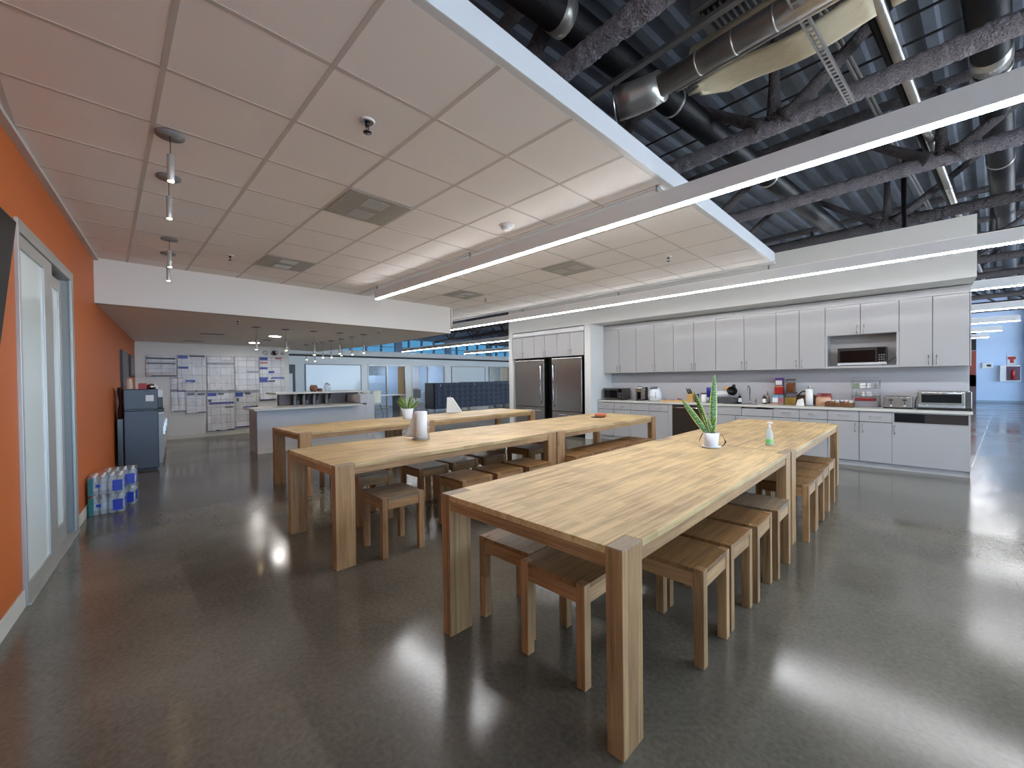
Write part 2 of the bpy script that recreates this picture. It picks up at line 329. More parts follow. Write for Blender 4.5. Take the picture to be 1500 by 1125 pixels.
# exposed roof deck above
AN = math.radians(4.5); U = Vector((-math.cos(AN), math.sin(AN), 0)); NN = Vector((math.sin(AN), math.cos(AN), 0))
def un(u, n, z): p = U*u+NN*n; return Vector((p.x, p.y, z))
mb = MB(); vs = []; prof = []
u = -11.0
while u < 30: prof += [(u, ZD), (u+.10, ZD), (u+.13, ZD+.06), (u+.27, ZD+.06)]; u += .30
for n_ in (-4, 34): vs += [un(a, n_, z) for a, z in prof]
kk = len(prof); mb.add(vs, [(i, i+1, kk+i+1, kk+i) for i in range(kk-1)])
S('ceiling_deck', mb, DECK)
S('ceiling_roof', MB().box((XL-1, -3.5, ZD+.2), (XR+1.5, YF+2, ZD+.3)), DECK)
# far wall, window wall on the right, far left wall
S('wall_far', MB().box((-27, YF, 0), (3.42, YF+.2, 5.4)).box((3.42, YF-.3, 0), (9, YF+.2, 5.4)), BLUEW)
S('baseboard_far', MB().box((-27, YF-.015, 0), (3.42, YF, .1)), mat('baseboard_blue', (150, 170, 190), .5))
mb = MB().box((XR, -3, 0), (XR+.2, YF, .25)).box((XR, -3, 4.6), (XR+.2, YF, 5.4)).box((XR, -3, 3.2), (XR+.2, 11, 4.6))  # unseen wall, near window heads lowered to keep daylight off the deck
y = -3
while y < YF: mb.box((XR, y, .25), (XR+.2, y+.14, 4.6)); y += 2.4
S('wall_right', mb, WHITE)
S('wall_near', MB().box((-27, -3.2, 0), (9, -3, 5.4)), WHITE)
# clerestory wall far left
mb = MB().box((XL-.2, -3, 0), (XL, 9.2, 3.15)).box((XL-.2, 9.2, 0), (XL, 22, .3)).box((XL-.2, 9.2, 2.5), (XL, 22, 3.15)).box((XL-.2, 22, 0), (XL, YF, 3.15)).box((XL-.2, -3, 4.25), (XL, YF, 5.4))
y = -2.6; i = 0
while y < YF: mb.box((XL-.2, y, 3.15), (XL, y+(.5 if i % 4 == 0 else .07), 4.25)); y += 1.05; i += 1
mb.box((XL-.15, -3, 3.68), (XL-.08, YF, 3.72))
S('wall_clerestory', mb, mat('clerestory_frame', (120, 140, 160), .5))
# office front wall
XO = -19.5
ops = [(9.30, 11.42, 0, 2.22), (11.80, 13.98, 0, 2.24), (17.3, 19.2, 0, 2.24)]
mb = MB(); y = 4.0
for a, b_, z0, z1 in ops: mb.box((XO-.15, y, 0), (XO, a, 2.56)); mb.box((XO-.15, a, z1), (XO, b_, 2.56)); y = b_
mb.box((XO-.15, y, 0), (XO, YF, 2.56)); S('wall_office', mb, OFFG)
S('gap_shade_trim', MB().box((XO-.5, 3.2, 2.56), (XO-.1, YF, 2.64)), BLKP)  # shade of the gap above the office wall, as a black strip
S('trim_5', MB().box((XO-4.6, 3.0, 2.64), (XO+.35, YF, 2.88)), OFFG)
S('wall_office_rear', MB().box((XO-4.3, 3.0, 0), (XO-4.1, 9.2, 2.6)).box((XO-4.3, 9.2, 0), (XO-4.1, 22, .35)).box((XO-4.3, 9.2, 2.35), (XO-4.1, 22, 2.62)), BLUEW)
for k_, y_ in enumerate((11.5, 14.25, 17.0)): S('wall_partition_%s' % 'abc'[k_], MB().box((XO-4.1, y_, 0), (XO-.16, y_+.12, 2.6)), BLUEW)
def tint(name, c):
    m = bpy.data.materials.new(name); m.use_nodes = True; nt = m.node_tree; o_ = nt.nodes['Material Output']; t_ = nt.nodes.new('ShaderNodeBsdfTransparent'); t_.inputs[0].default_value = c; g_ = nt.nodes.new('ShaderNodeBsdfGlossy'); g_.inputs['Roughness'].default_value = .05; mx_ = nt.nodes.new('ShaderNodeMixShader'); mx_.inputs[0].default_value = .06
    nt.links.new(t_.outputs[0], mx_.inputs[1]); nt.links.new(g_.outputs[0], mx_.inputs[2]); nt.links.new(mx_.outputs[0], o_.inputs[0]); return m
S('window_1', MB().box((XL-.13, -2.9, 3.15), (XL-.12, YF, 4.25)), tint('sky_dimming_glass', (.16, .24, .27, 1)))  # tint added to hold down the over-bright sky in the panes
S('window_2', MB().box((XO-4.22, 9.2, .35), (XO-4.21, 22, 2.35)), tint('office_dimming_glass', (.10, .11, .12, 1)))  # dark tint added so the sky behind the offices stays pale blue
S('wall_office_side', MB().box((XO, 3.75, 0), (-13.56, 3.9, 2.75)), WHITE)
#==END SHELL==
# ------------------------------------------------------------------ linear pendant lights
def strip(y, x0, x1, z, label, cz, name='linear_pendant_light', wires=(), zt=3.0, w=.062, h=.15):
    t = thing(name, label, 'light', ((x0+x1)/2, y, z), group=None)
    L_ = (x1-x0)/2
    MB().box((-L_, -w/2, .012), (L_, w/2, h)).build('housing', FIXT, t, .003)
    MB().box((-L_+.01, -w/2+.006, 0), (L_-.01, w/2-.006, .012)).build('lens', LED, t)
    MB().box((-L_+.02, -w/2+.015, h), (L_-.02, w/2-.015, h+.006)).build('added_top_glow', UPGLOW, t)
    for wx in wires:
        MB().tube([(wx-t.location.x, 0, h), (wx-t.location.x, 0, zt-z)], .0018, 6).lathe([(.012, zt-z-.05), (.012, zt-z)], (wx-t.location.x, 0), 10).build('suspension_wire', STRUT, t)
    return t
strip(3.25, -6.44, 4.2, 2.775, 'long white linear light running over the front and middle tables, glowing along its underside', 3.0, wires=(-6.41, -3.97, -1.54, .9, 3.2))
strip(6.76, -12.4, 4.2, 2.775, 'long white linear light along the ceiling edge, close in front of the white kitchen bulkhead', 3.0, wires=(-6.4, -3.96, -1.55, .9, 3.2))
for i, (y, x0, x1, lb) in enumerate([
    (10.15, -17.6, 3.0, 'first linear light behind the kitchen wall, longest and nearest of that set'),
    (13.6, -17.2, 3.0, 'second linear light behind the kitchen wall, counting away from it'),
    (17.0, -16.0, 1.82, 'third linear light behind the kitchen wall, its right end just inside the picture'),
    (20.45, -15.0, 1.82, 'fourth linear light behind the kitchen wall, over the far floor'),
    (23.9, -15.0, 1.8, 'farthest short linear light before the blue-lit end wall')]):
    strip(y, x0, x1, 2.78, lb, 3.0, wires=(-12, -7, -2, .1), zt=ZD)
# ------------------------------------------------------------------ pendants
def pendant(P, zc, ztop, zbot, r, label, group, canr=.075):
    t = thing('cylinder_pendant', label, 'pendant lamp', (P[0], P[1], zc), group=group)
    MB().lathe([(canr, -.012), (canr, 0)], n=24).build('canopy', GPL, t)
    MB().tube([(0, 0, -.01), (0, 0, ztop-zc)], .0022, 6).build('cord', BLK, t)
    MB().lathe([(r*.7, ztop-zc), (r, ztop-zc-.004), (r, zbot-zc+.004), (r*.9, zbot-zc)], n=18).build('tube_shade', ALU, t)
    MB().lathe([(r*.86, zbot-zc-.003), (r*.86, zbot-zc)], n=18).build('lamp_lens', TIP, t)
    return t
for c, t0, t1, lb in [((249, 199), 226, 265, 'nearest slim metal tube pendant hanging beside the orange wall'),
                      ((247, 261), 287, 320, 'second slim metal tube pendant from the camera, by the orange wall'),
                      ((248, 351), 367, 391, 'third slim metal tube pendant, just in front of the white soffit'),
                      ((246, 372), 390, 411, 'fourth slim metal tube pendant, lowest and closest to the white soffit')]:
    P = at(*c, z=2.99); pendant(P, 2.997, zat(c[0], t0, P), zat(c[0], t1, P), .019, lb, 'tube pendants along the orange wall')
row1 = [(375, 479, 497, 512), (418.6, 482.4, 500, 513.5), (460, 485, 502, 520), (497.3, 487.5, 505, 518), (532.7, 489.8, 506, 517)]
row2 = [(449, 505, 521, 527), (461, 503.5, 519, 529), (472.7, 501.5, 517, 524), (485.3, 499, 515, 523.5), (500, 496.5, 513, 521), (515.7, 493.5, 511, 519.5)]
lab1 = ['leftmost small tube pendant of the front row over the island bar', 'second small tube pendant from the left in the front row over the bar', 'third small tube pendant from the left in the front row over the bar', 'fourth small tube pendant from the left in the front row over the bar', 'rightmost small tube pendant of the front row over the bar']
lab2 = ['leftmost small tube pendant of the rear row behind the bar', 'second from the left of the rear row of small tube pendants', 'third from the left of the rear row of small tube pendants', 'fourth from the left of the rear row of small tube pendants', 'fifth from the left of the rear row of small tube pendants', 'rightmost of the rear row of small tube pendants behind the bar']
for r_, lb_, g_ in ((row1, lab1, 'tube pendants in front over the island bar'), (row2, lab2, 'tube pendants in the rear row past the island bar')):
    for (px, c, a, b_), lb in zip(r_, lb_):
        P = at(px, c, z=2.44); pendant(P, 2.44, zat(px, a, P), zat(px, b_, P), .021, lb, g_, .07)
# downlights, sprinklers, vents
for i, (px, py, lb) in enumerate([(403, 492.5, 'right one of the two glowing round downlights in the low ceiling'), (372.5, 502, 'left and farther glowing round downlight in the low ceiling')]):
    P = at(px, py, z=2.44); t = thing('downlight', lb, 'light', (P.x, P.y, 2.44))
    MB().lathe([(.12, -.008), (.14, 0)], n=24, cap=False).build('trim_ring', WPL, t); MB().lathe([(.115, -.006), (.115, 0)], n=24).build('lens', CAN, t)
def sprinkler(px, py, lb, z=3.0, m=BLK, s=1):
    P = at(px, py, z=z); t = thing('fire_sprinkler', lb, 'sprinkler', (P.x, P.y, z))
    MB().lathe([(.04*s, -.006), (.028*s, -.012*s), (.04*s, 0)], n=20).build('escutcheon', WPL if m is BLK else m, t)
    MB().lathe([(.012*s, -.03*s), (.012*s, 0)], n=10).tube([(-.014*s, 0, -.028*s), (-.016*s, 0, -.045*s), (0, 0, -.058*s), (.016*s, 0, -.045*s), (.014*s, 0, -.028*s)], .003*s, 6).lathe([(.022*s, -.064*s), (.022*s, -.060*s)], n=14).build('head', BLK, t)
sprinkler(538, 177, 'nearest fire sprinkler head on the tile ceiling', s=1.15)
sprinkler(337, 374, 'small fire sprinkler in the tile ceiling near the white soffit')
sprinkler(979, 376, 'fire sprinkler in the tile ceiling above the kitchen side')
sprinkler(711, 437, 'fire sprinkler beside the far square vent')
sprinkler(348, 469, 'dark round sprinkler cap in the low ceiling, left part', z=2.44)
sprinkler(555, 484.5, 'dark round sprinkler cap in the low ceiling, right part', z=2.44)
def vent(px, py, lb):
    P = at(px, py, z=3.0)
    gx = CX-.605*(math.floor((CX-P.x)/.605)+.5); gy = .238+.603*(math.floor((P.y-.238)/.603)+.5)
    t = thing('ceiling_vent', lb, 'vent', (gx, gy, 2.996))
    MB().box((-.285, -.285, -.006), (.285, .285, 0)).build('perforated_face', DIFF, t, .002)
    for a in (-.14, .14):
        m_ = MB()
        for k in range(9): m_.box((a-.09+k*.02, -.10, -.009), (a-.08+k*.02, .10, -.006))
        m_.build('pattern_controller', ALU, t)
vent(540, 303, 'largest square ceiling vent, nearest to the camera')
vent(416, 387, 'square ceiling vent in front of the white soffit')
vent(836, 391, 'square ceiling vent right of the linear light')
vent(678, 430, 'farthest square ceiling vent near the soffit corner')
P = at(742, 330, z=3.0); t = thing('smoke_detector', 'round white smoke detector on the tile ceiling by the linear light', 'smoke detector', (P.x, P.y, 3.0))
MB().lathe([(.075, -.012), (.078, 0)], n=28).build('base', WPL, t); MB().lathe([(.03, -.05), (.05, -.04), (.058, -.012)], n=28).build('sensor_dome', WPL, t)
def slot(pts, lb):
    a, b_ = at(*pts[0], z=2.44), at(*pts[1], z=2.44); t = thing('linear_vent', lb, 'vent', ((a+b_)/2))
    d = (b_-a)/2; MB().bar((-d.x, -d.y, -.006), (d.x, d.y, -.006), .12, .012).build('frame', GPL, t); MB().bar((-d.x*.95, -d.y*.95, -.014), (d.x*.95, d.y*.95, -.014), .06, .006).build('slot', BLK, t)
slot(((292, 488), (330, 489.5)), 'longer dark slot vent in the low ceiling')
slot(((270, 498.5), (298, 500)), 'farther slot vent in the low ceiling near the notice wall')
slot(((386, 497.5), (396, 498)), 'short slot vent right of the left downlight')
# ------------------------------------------------------------------ fireproofed roof joists
zb = 4.2
def joist(n_, lb, fine, u0=-8.5, u1=27, node=1.0, mt=FUZZ, r=.092):
    t = thing('roof_joist', lb, 'joist', un(0, n_, 0), group='fireproofed roof joists'); t.rotation_euler = (0, 0, PI-AN)  # local x runs along -U mirrored
    t.rotation_euler = (0, 0, math.atan2(U.y, U.x))
    pts = []; u = u0
    while u < u1:
        pts.append((u, 0, zb)); u += .03 if (fine and -3.2 < u < 3.2) else .5
    rr = [r*(1+random.uniform(-.05, .05)) for _ in pts]
    MB().tube(pts, rr, 22 if fine else 12, jit=.075 if fine else .03).build('bottom_chord', mt, t)
    MB().tube([(u0, 0, ZD-.1), (u1, 0, ZD-.1)], .07, 8).build('top_chord', FUZZD, t)
    u = node-3.0*3
    while u < u1:
        if u > u0+1.5:
            for du in (-1.25, 0, 1.25):
                q = [(u+du*f_*1.0+(.10 if du > 0 else -.10 if du < 0 else 0)*(1-f_), 0, zb+.02+(ZD-.15-zb)*f_) for f_ in (0, .08, .5, 1)]
                rad = [.19 if du else .11, .11, .085, .07] if fine else [.1, .07, .06, .06]
                MB().tube(q, rad, 12, jit=.06, flat=.6).build('web_member', FUZZD, t)
        u += 3.0
    return t
nodes = [un(0, 0, 0)]
def ucoord(px, py, z): P = at(px, py, z=z); return P.x*U.x+P.y*U.y
joist(2.80, 'nearest thick fireproofed roof joist, cut by the upper picture edge', True, node=ucoord(870, 20, zb)+1.5)
joist(5.22, 'second fireproofed roof joist, crossing above the linear light', True, node=ucoord(1122, 170, zb))
joist(7.72, 'third fireproofed roof joist, just below the linear light in the picture', True, node=ucoord(1190, 290, zb)-1.4)
joist(10.25, 'fourth fireproofed roof joist, right above the kitchen bulkhead', True, node=ucoord(1297, 325, zb), mt=FUZZD)
for k, n_ in enumerate((12.75, 15.25, 17.75, 20.25, 22.75, 25.25, 27.75)):
    joist(n_, ['fifth', 'sixth', 'seventh', 'eighth', 'ninth', 'tenth', 'eleventh'][k]+' roof joist counted from the camera, behind the kitchen wall', False, mt=FUZZD, node=.4*k)
# ducts, pipes and rods in the roof space
DD = Vector((.105, .9945, 0))
def along(px, py, z, L0, L1, r, name, m, lb, cat='duct', d=DD, n=20, rings=(), ringm=None):
    P = at(px, py, z=z); t = thing(name, lb, cat, (P.x, P.y, z)); a = math.atan2(d.y, d.x); t.rotation_euler = (0, 0, a)
    MB().tube([(L0, 0, 0), (L1, 0, 0)], r, n).build('run', m, t)
    for x, w in rings: MB().tube([(x-w/2, 0, 0), (x+w/2, 0, 0)], r*1.06, n).build('band', ringm or SILV, t)
    return t
along(836.7, 34.7, 4.62, -1.2, 16, .15, 'insulated_duct', BLKD, 'black insulated duct passing behind the nearest roof joist', rings=[(-.14, .12), (1.72, .03), (4.6, .04)])
along(1452, 80, 4.62, -5, 22, .14, 'insulated_duct', BLKD, 'black insulated duct at the upper right corner with a ribbed silver collar', rings=[(.05, .25), (.30, .03), (3.2, .03)])
along(1330, 120, 4.5, -4, 18, .045, 'metal_conduit', SILV, 'shiny metal pipe crossing the roof joists beside the slotted channel', 'pipe', n=12, rings=[(1.4, .08), (3.9, .1)])
along(1316, 120, 4.56, -4, 18, .035, 'dark_conduit', BLKP, 'dark pipe running tight beside the shiny metal pipe', 'pipe', n=12)
for px, lb in ((1243, 'left one of two thin conduits beneath the roof deck'), (1252, 'right one of two thin conduits beneath the roof deck')):
    along(px, 95, 4.9, -4, 14, .018, 'thin_conduit', STRUT, lb, 'pipe', n=8)
# big silver duct with elbow
zs = 4.02; e0 = at(968, 126, z=zs); e1 = at(1215, -22, z=zs); ddir = (e1-e0).normalized()
t = thing('spiral_duct', 'shiny galvanised round duct with a flared elbow end in the roof space', 'duct', (e0.x, e0.y, zs)); t.rotation_euler = (0, 0, math.atan2(ddir.y, ddir.x))
MB().tube([(0, 0, 0), (2.6, 0, 0)], .092, 28).build('round_run', SILV, t)
MB().tube([(.0, 0, 0), (-.10, -.02, -.01), (-.24, -.07, -.02), (-.36, -.13, -.03)], [.125, .135, .14, .145], 28, cap=False).build('elbow', SILV, t, solid=.004)
for x in (-.005, .34, .62, .9): MB().tube([(x-.008, 0, 0), (x+.008, 0, 0)], .13 if x < 0 else .096, 28).build('seam_ring', SILV, t)
MB().tube([(-.37, -.133, -.03), (-.385, -.14, -.03)], .15, 28, cap=False).build('end_ring', CHROME, t, solid=.003)
MB().tube([(.1, .09, -.05), (2.6, .09, -.05)], .022, 10).build('side_pipe', SILV, t)
P = at(1120, 62, z=4.1); t = thing('insulation_panel', 'torn pale yellow insulation board hanging beneath the round duct', 'insulation', (P.x, P.y, 4.1)); t.rotation_euler = (0, 0, math.atan2(ddir.y, ddir.x))
def jp(a, b_): return Vector((-.62+1.25*a+(.06*math.sin(b_*9) if a < .02 else 0), (.05+.30*b_*min(1, .35+a*4)), .03*math.sin(a*7)-.03*b_))
MB().grid(jp, 24, 10).build('board', JACK, t, solid=.02)
MB().grid(lambda a, b_: Vector((.72+.26*a, .05+.27*b_, .0-.03*b_)), 6, 4).build('board_offcut', JACK, t, solid=.02)
P = at(1090, 42, z=4.3); t = thing('jacketed_duct', 'cream jacketed duct lying above the shiny round duct', 'duct', (P.x, P.y, 4.28)); t.rotation_euler = (0, 0, math.atan2(ddir.y, ddir.x))
MB().tube([(-.42, 0, 0), (-.40, 0, 0), (2.6, 0, 0)], [.10, .115, .115], 20).build('jacket', JACK, t)
P = at(975, 70, z=4.35); t = thing('flat_channel', 'long grey flat channel running up beside the shiny duct', 'channel', (P.x, P.y, 4.35)); t.rotation_euler = (0, 0, math.atan2(ddir.y, ddir.x))
MB().box((-1.0, -.03, -.02), (2.2, .03, .02)).build('channel', STRUT, t, .004)
P = at(1058, 4, z=4.48); t = thing('air_diffuser', 'grey louvred air diffuser box at the upper picture edge', 'vent', (P.x, P.y, 4.48)); t.rotation_euler = (0, 0, math.atan2(ddir.y, ddir.x))
MB().box((-.22, -.1, 0), (.6, .45, .2)).build('box', STRUT, t, .005)
MB().box((-.16, -.05, -.012), (.5, .3, 0)).build('louvre_backing', BLK, t)
m_ = MB()
for k in range(14): m_.box((-.15+k*.047, -.05, -.03), (-.138+k*.047, .3, -.008))
m_.build('louvres', STRUT, t)
# slotted channel
a, b_ = at(1158, -6, z=3.95), at(1247, 152, z=3.95); Lc = (b_-a).length
t = thing('slotted_channel', 'perforated grey steel channel hanging below the roof joists', 'channel', tuple(b_)); dv = (a-b_); t.rotation_euler = (0, 0, math.atan2(dv.y, dv.x))
m_ = MB(); m_.box((0, -.03, 0), (Lc+.6, -.016, .03)); m_.box((0, .016, 0), (Lc+.6, .03, .03)); x = 0
while x < Lc+.55: m_.box((x, -.016, 0), (x+.022, .016, .004)); x += .062
m_.build('rail', STRUT, t)
# sprinkler main with drop
P = at(1324, 228, y=9.25); t = thing('sprinkler_pipe', 'thin black pipe dropping vertically from the roof behind the kitchen bulkhead', 'pipe', (P.x, P.y, 0)); q_ = P.z
MB().tube([(.50, .03, q_), (.14, .01, q_), (.04, 0, q_-.04), (0, 0, q_-.12), (0, 0, 0)], .042, 12).build('drop', BLKP, t)
for (px, py, z, d, lb) in [(985, 60, 4.95, U, 'thin black rod below the roof deck near the picture top'), (1000, 215, 4.95, U, 'thin black rod below the deck over the white fascia edge'), (1300, 40, 4.98, U, 'thin black rod under the deck right of the shiny pipe')]:
    along(px, py, z, -9, 14, .014, 'hanger_rod', BLKP, lb, 'rod', d=d, n=8)
# ------------------------------------------------------------------ dining tables
ZT = .786
def table(x0, x1, y0, y1, lb, rz=0, lw=(.072, .15)):
    """x0..x1, y0..y1 world box of the top"""
    t = thing('dining_table', lb, 'table', ((x0+x1)/2, (y0+y1)/2, 0), rz, 'pale wooden dining tables')
    a, b_ = (x1-x0)/2, (y1-y0)/2; lx, ly = lw; e = .0015
    pts = [(-a+lx+e, -b_), (a-lx-e, -b_), (a-lx-e, -b_+ly+e), (a, -b_+ly+e), (a, b_-ly-e), (a-lx-e, b_-ly-e), (a-lx-e, b_), (-a+lx+e, b_), (-a+lx+e, b_-ly-e), (-a, b_-ly-e), (-a, -b_+ly+e), (-a+lx+e, -b_+ly+e)]
    MB().prism(pts, ZT-.03, ZT).build('tabletop', WT['Y'], t, .002)
    for sx in (-1, 1):
        for sy in (-1, 1):
            xx = sorted((sx*a, sx*(a-lx))); yy = sorted((sy*b_, sy*(b_-ly)))
            MB().box((xx[0], yy[0], 0), (xx[1], yy[1], ZT-.004)).build('leg', WL['Z'], t, .003)
            MB().box((xx[0]+.002, yy[0]+.002, ZT-.005), (xx[1]-.002, yy[1]-.002, ZT)).build('leg_cap', WE, t)
    for sy in (-1, 1):
        yy = sorted((sy*(b_-.006), sy*(b_-.036))); MB().box((-a+lx, yy[0], ZT-.085), (a-lx, yy[1], ZT-.03)).build('apron', WL['X'], t, .002)
    for sx in (-1, 1):
        xx = sorted((sx*(a-.006), sx*(a-.036))); MB().box((xx[0], -b_+ly, ZT-.085), (xx[1], b_-ly, ZT-.03)).build('apron', WL['Y'], t, .002)
    return t
table(-1.905, -.774, 1.33, 4.036, 'nearest wooden dining table, large in the foreground with the near leg at the picture bottom')
table(-1.905, -.765, 4.044, 6.745, 'wooden dining table end to end behind the nearest one, carrying the clear soap bottle')
table(-4.20, -3.082, 1.205, 3.81, 'middle-row wooden dining table nearer the camera, carrying the paper towel roll')
table(-4.20, -3.075, 3.82, 6.38, 'middle-row wooden dining table nearer the kitchen, carrying the orange dish')
def ltab(s0, s1, lb, w=1.03):
    th = math.radians(1.6); ax = Vector((-math.sin(th), math.cos(th), 0)); o = Vector((-5.37, 1.68, 0)); nx = Vector((-math.cos(th), -math.sin(th), 0))
    c = o+ax*(s0+s1)/2+nx*w/2
    t = table(c.x-w/2, c.x+w/2, c.y-(s1-s0)/2, c.y+(s1-s0)/2, lb, th, (.075, .14)); return t
ltab(0, 1.85, 'back-row wooden dining table at the left end, in front of the island bar')
ltab(1.86, 4.45, 'back-row wooden dining table nearer the fridges, with a potted plant and napkins on it')
# ------------------------------------------------------------------ stools
def make_stool(seatm, label, w=.40, d=.372, h=.483):
    t = thing('wooden_stool', label, 'stool'); a, b_ = w/2, d/2; l = .05
    pts = [(-a+l, -b_), (a-l, -b_), (a-l, -b_+l), (a, -b_+l), (a, b_-l), (a-l, b_-l), (a-l, b_), (-a+l, b_), (-a+l, b_-l), (-a, b_-l), (-a, -b_+l), (-a+l, -b_+l)]
    MB().prism(pts, h-.024, h-.001).build('seat', seatm, t, .002)
    for sx in (-1, 1):
        for sy in (-1, 1):
            xx = sorted((sx*a, sx*(a-l+.001))); yy = sorted((sy*b_, sy*(b_-l+.001))); MB().box((xx[0], yy[0], 0), (xx[1], yy[1], h)).build('leg', WL['Z'], t, .003)
    for sy in (-1, 1):
        yy = sorted((sy*(b_-.004), sy*(b_-.028))); MB().box((-a+l, yy[0], h-.095), (a-l, yy[1], h-.024)).build('apron', WL['X'], t, .002)
    for sx in (-1, 1):
        xx = sorted((sx*(a-.004), sx*(a-.028))); MB().box((xx[0], -b_+l, h-.095), (xx[1], b_-l, h-.024)).build('apron', WL['Y'], t, .002)
    return t
GS = 'wooden stools tucked under the tables'
sA = make_stool(WS['Y'], 'x'); sB = make_stool(WG['Y'], 'x')
spots = [
 (0, -1.273, 1.70, 0, 'wooden stool at the end of the nearest table, beside its near corner leg'),
 (0, -1.69, 1.775, 2, 'wooden stool at the end of the nearest table, the left one beside its far leg'),
 (0, -.942, 2.213, 0, 'first stool along the right side of the nearest table, closest to the camera'),
 (0, -.942, 2.628, -1, 'second stool along the right side of the nearest table'),
 (0, -.925, 3.045, 1, 'third stool along the right side of the nearest table, between the second and fourth'),
 (1, -.905, 3.475, 0, 'fourth stool along the right side of the nearest table, next to its far leg'),
 (0, -.878, 4.395, 0, 'first stool past the table joint on the right side of the far front table'),
 (0, -.878, 4.79, 0, 'second stool past the joint on the right side of the far front table'),
 (0, -.885, 5.18, 0, 'third stool past the joint on the right side of the far front table'),
 (0, -.895, 5.63, -1, 'last stool on the right side of the far front table, nearest the kitchen'),
 (1, -1.72, 2.9, 0, 'stool on the far side of the nearest table, half hidden beneath it'),
 (1, -1.72, 3.5, 0, 'stool on the far side of the nearest table, next to the table joint'),
 (1, -3.20, 1.735, -3, 'lone dark-seated stool beside the corner leg of the middle-row table'),
 (0, -3.19, 2.51, 0, 'front stool of the row along the near side of the middle-row table'),
 (0, -3.18, 2.935, 1, 'second stool of the row along the near side of the middle-row table'),
 (0, -3.15, 3.37, 0, 'third stool of the row along the near side, before the joint legs'),
 (0, -3.12, 4.175, 0, 'first stool past the joint on the near side of the middle row'),
 (0, -3.12, 4.565, 0, 'second stool past the joint on the near side of the middle row'),
 (0, -3.12, 4.955, 0, 'third stool past the joint on the near side of the middle row'),
 (0, -3.12, 5.345, 0, 'fourth stool past the joint on the near side of the middle row'),
 (0, -3.12, 5.735, 0, 'last stool on the near side of the middle row, by the end leg'),
 (1, -4.05, 1.9, 2, 'dark stool on the far side of the middle-row table, seen behind its corner leg'),
 (1, -3.93, 2.52, 0, 'grey-topped stool on the far side of the middle-row table, left of centre'),
 (1, -3.93, 2.95, 1, 'grey-topped stool on the far side of the middle-row table, at its centre'),
 (1, -3.93, 3.42, -2, 'stool on the far side of the middle-row table with a pale apron'),
 (1, -3.92, 4.18, 3, 'dark stool on the far side of the middle row, beyond the joint legs'),
 (1, -4.0, 4.75, 0, 'dark stool on the far side of the middle-row table nearer the kitchen'),
 (0, -5.62, 2.25, 0, 'stool under the left end of the back-row table'),
 (0, -5.62, 2.75, 0, 'stool at the middle of the near side of the back-row left table'),
 (1, -5.75, 4.3, 0, 'dark stool under the back-row table, right of the table joint'),
 (1, -5.75, 4.8, 0, 'second dark stool under the back-row table right of the joint'),
]
for k, x, y, r_, lb in spots:
    copy_thing(sB if k else sA, (x, y, 0), math.radians(r_), lb, GS)
for s_ in (sA, sB):
    for ch in [c for c in bpy.data.objects if c.parent == s_]: bpy.data.objects.remove(ch)
    bpy.data.objects.remove(s_)
# ------------------------------------------------------------------ kitchen
YB, YU, YW, ZC = 8.27, 8.55, 8.9, .902
def pull(parent, x, y, z, L=.125, vert=True):
    mb = MB(); k = [(-.5, 0), (-.42, .022), (0, .03), (.42, .022), (.5, 0)]
    pts = [((x, y-b_, z+a*L) if vert else (x+a*L, y-b_, z)) for a, b_ in k]
    return mb.tube(pts, .0062, 8).build('handle', NICK, parent)
def door(parent, x0, x1, z0, z1, y, hx=None, hz=None, name='door', vert=True, m=None):
    g = .0035
    d = MB().box((x0+g, y, z0+g), (x1-g, y+.019, z1-g)).build(name, m or LAM, parent, .0015)
    if hx is not None: pull(d, hx, y, hz, vert=vert)
    return d
def upper(x0, xm, x1, lb, z0=1.53, z1=2.55, hz=1.63, y=YU, yb=None, group='upper kitchen cabinets'):
    t = thing('wall_cabinet', lb, 'cabinet', (x0, y, z0), group=group)
    w, m_ = x1-x0, xm-x0
    MB().box((.001, .02, .004), (w-.001, (yb or YW)-y-.01, z1-z0)).build('body', LAMG, t); MB().box((.001, .012, 0), (w-.001, (yb or YW)-y-.01, .004)).build('bottom_panel', LAM, t)
    door(t, 0, m_, 0, z1-z0, 0, m_-.04, hz-z0); door(t, m_, w, 0, z1-z0, 0, m_+.04, hz-z0)
    return t
UL = ['two-door white upper cabinet at the left end, above the grey microwave', 'two-door white upper cabinet above the white air fryer', 'two-door white upper cabinet above the knife block', 'wide two-door white upper cabinet above the dish rack and faucet', 'narrower two-door white upper cabinet above the paper towel holder']
for (a, m_, b_), lb in zip([(-5.428, -5.01, -4.58), (-4.58, -4.15, -3.72), (-3.72, -3.30, -2.875), (-2.875, -2.369, -1.85), (-1.85, -1.506, -1.146)], UL): upper(a, m_, b_, lb)
upper(-.247, .107, .47, 'two-door white upper cabinet at the right end, above the toaster oven')
t = upper(-1.146, -.695, -.247, 'white upper cabinet with an open niche that holds the black microwave', z0=2.066, hz=2.15)
m_ = MB(); z0 = -(2.066-1.53); m_.box((0, 0, z0), (.03, .35, 0)).box((.869, 0, z0), (.899, .35, 0)).box((.03, 0, z0), (.869, .35, z0+.036)).box((.03, .335, z0+.036), (.869, .35, 0)); m_.build('niche_frame', LAM, t, .001)
t = thing('cornice_boards', 'white horizontal filler boards between the upper cabinets and the bulkhead', 'panel', (-5.43, YU, 2.552))
for a, b_ in ((0, 2.553), (2.557, 5.90)): MB().box((a, 0, 0), (b_, .019, .106)).build('board', LAM, t, .001)
tag(box('end_panel', (.472, YU, 1.53), (.484, YW, 2.66), LAM), 'white side panel closing the upper cabinets at their right end', 'panel')
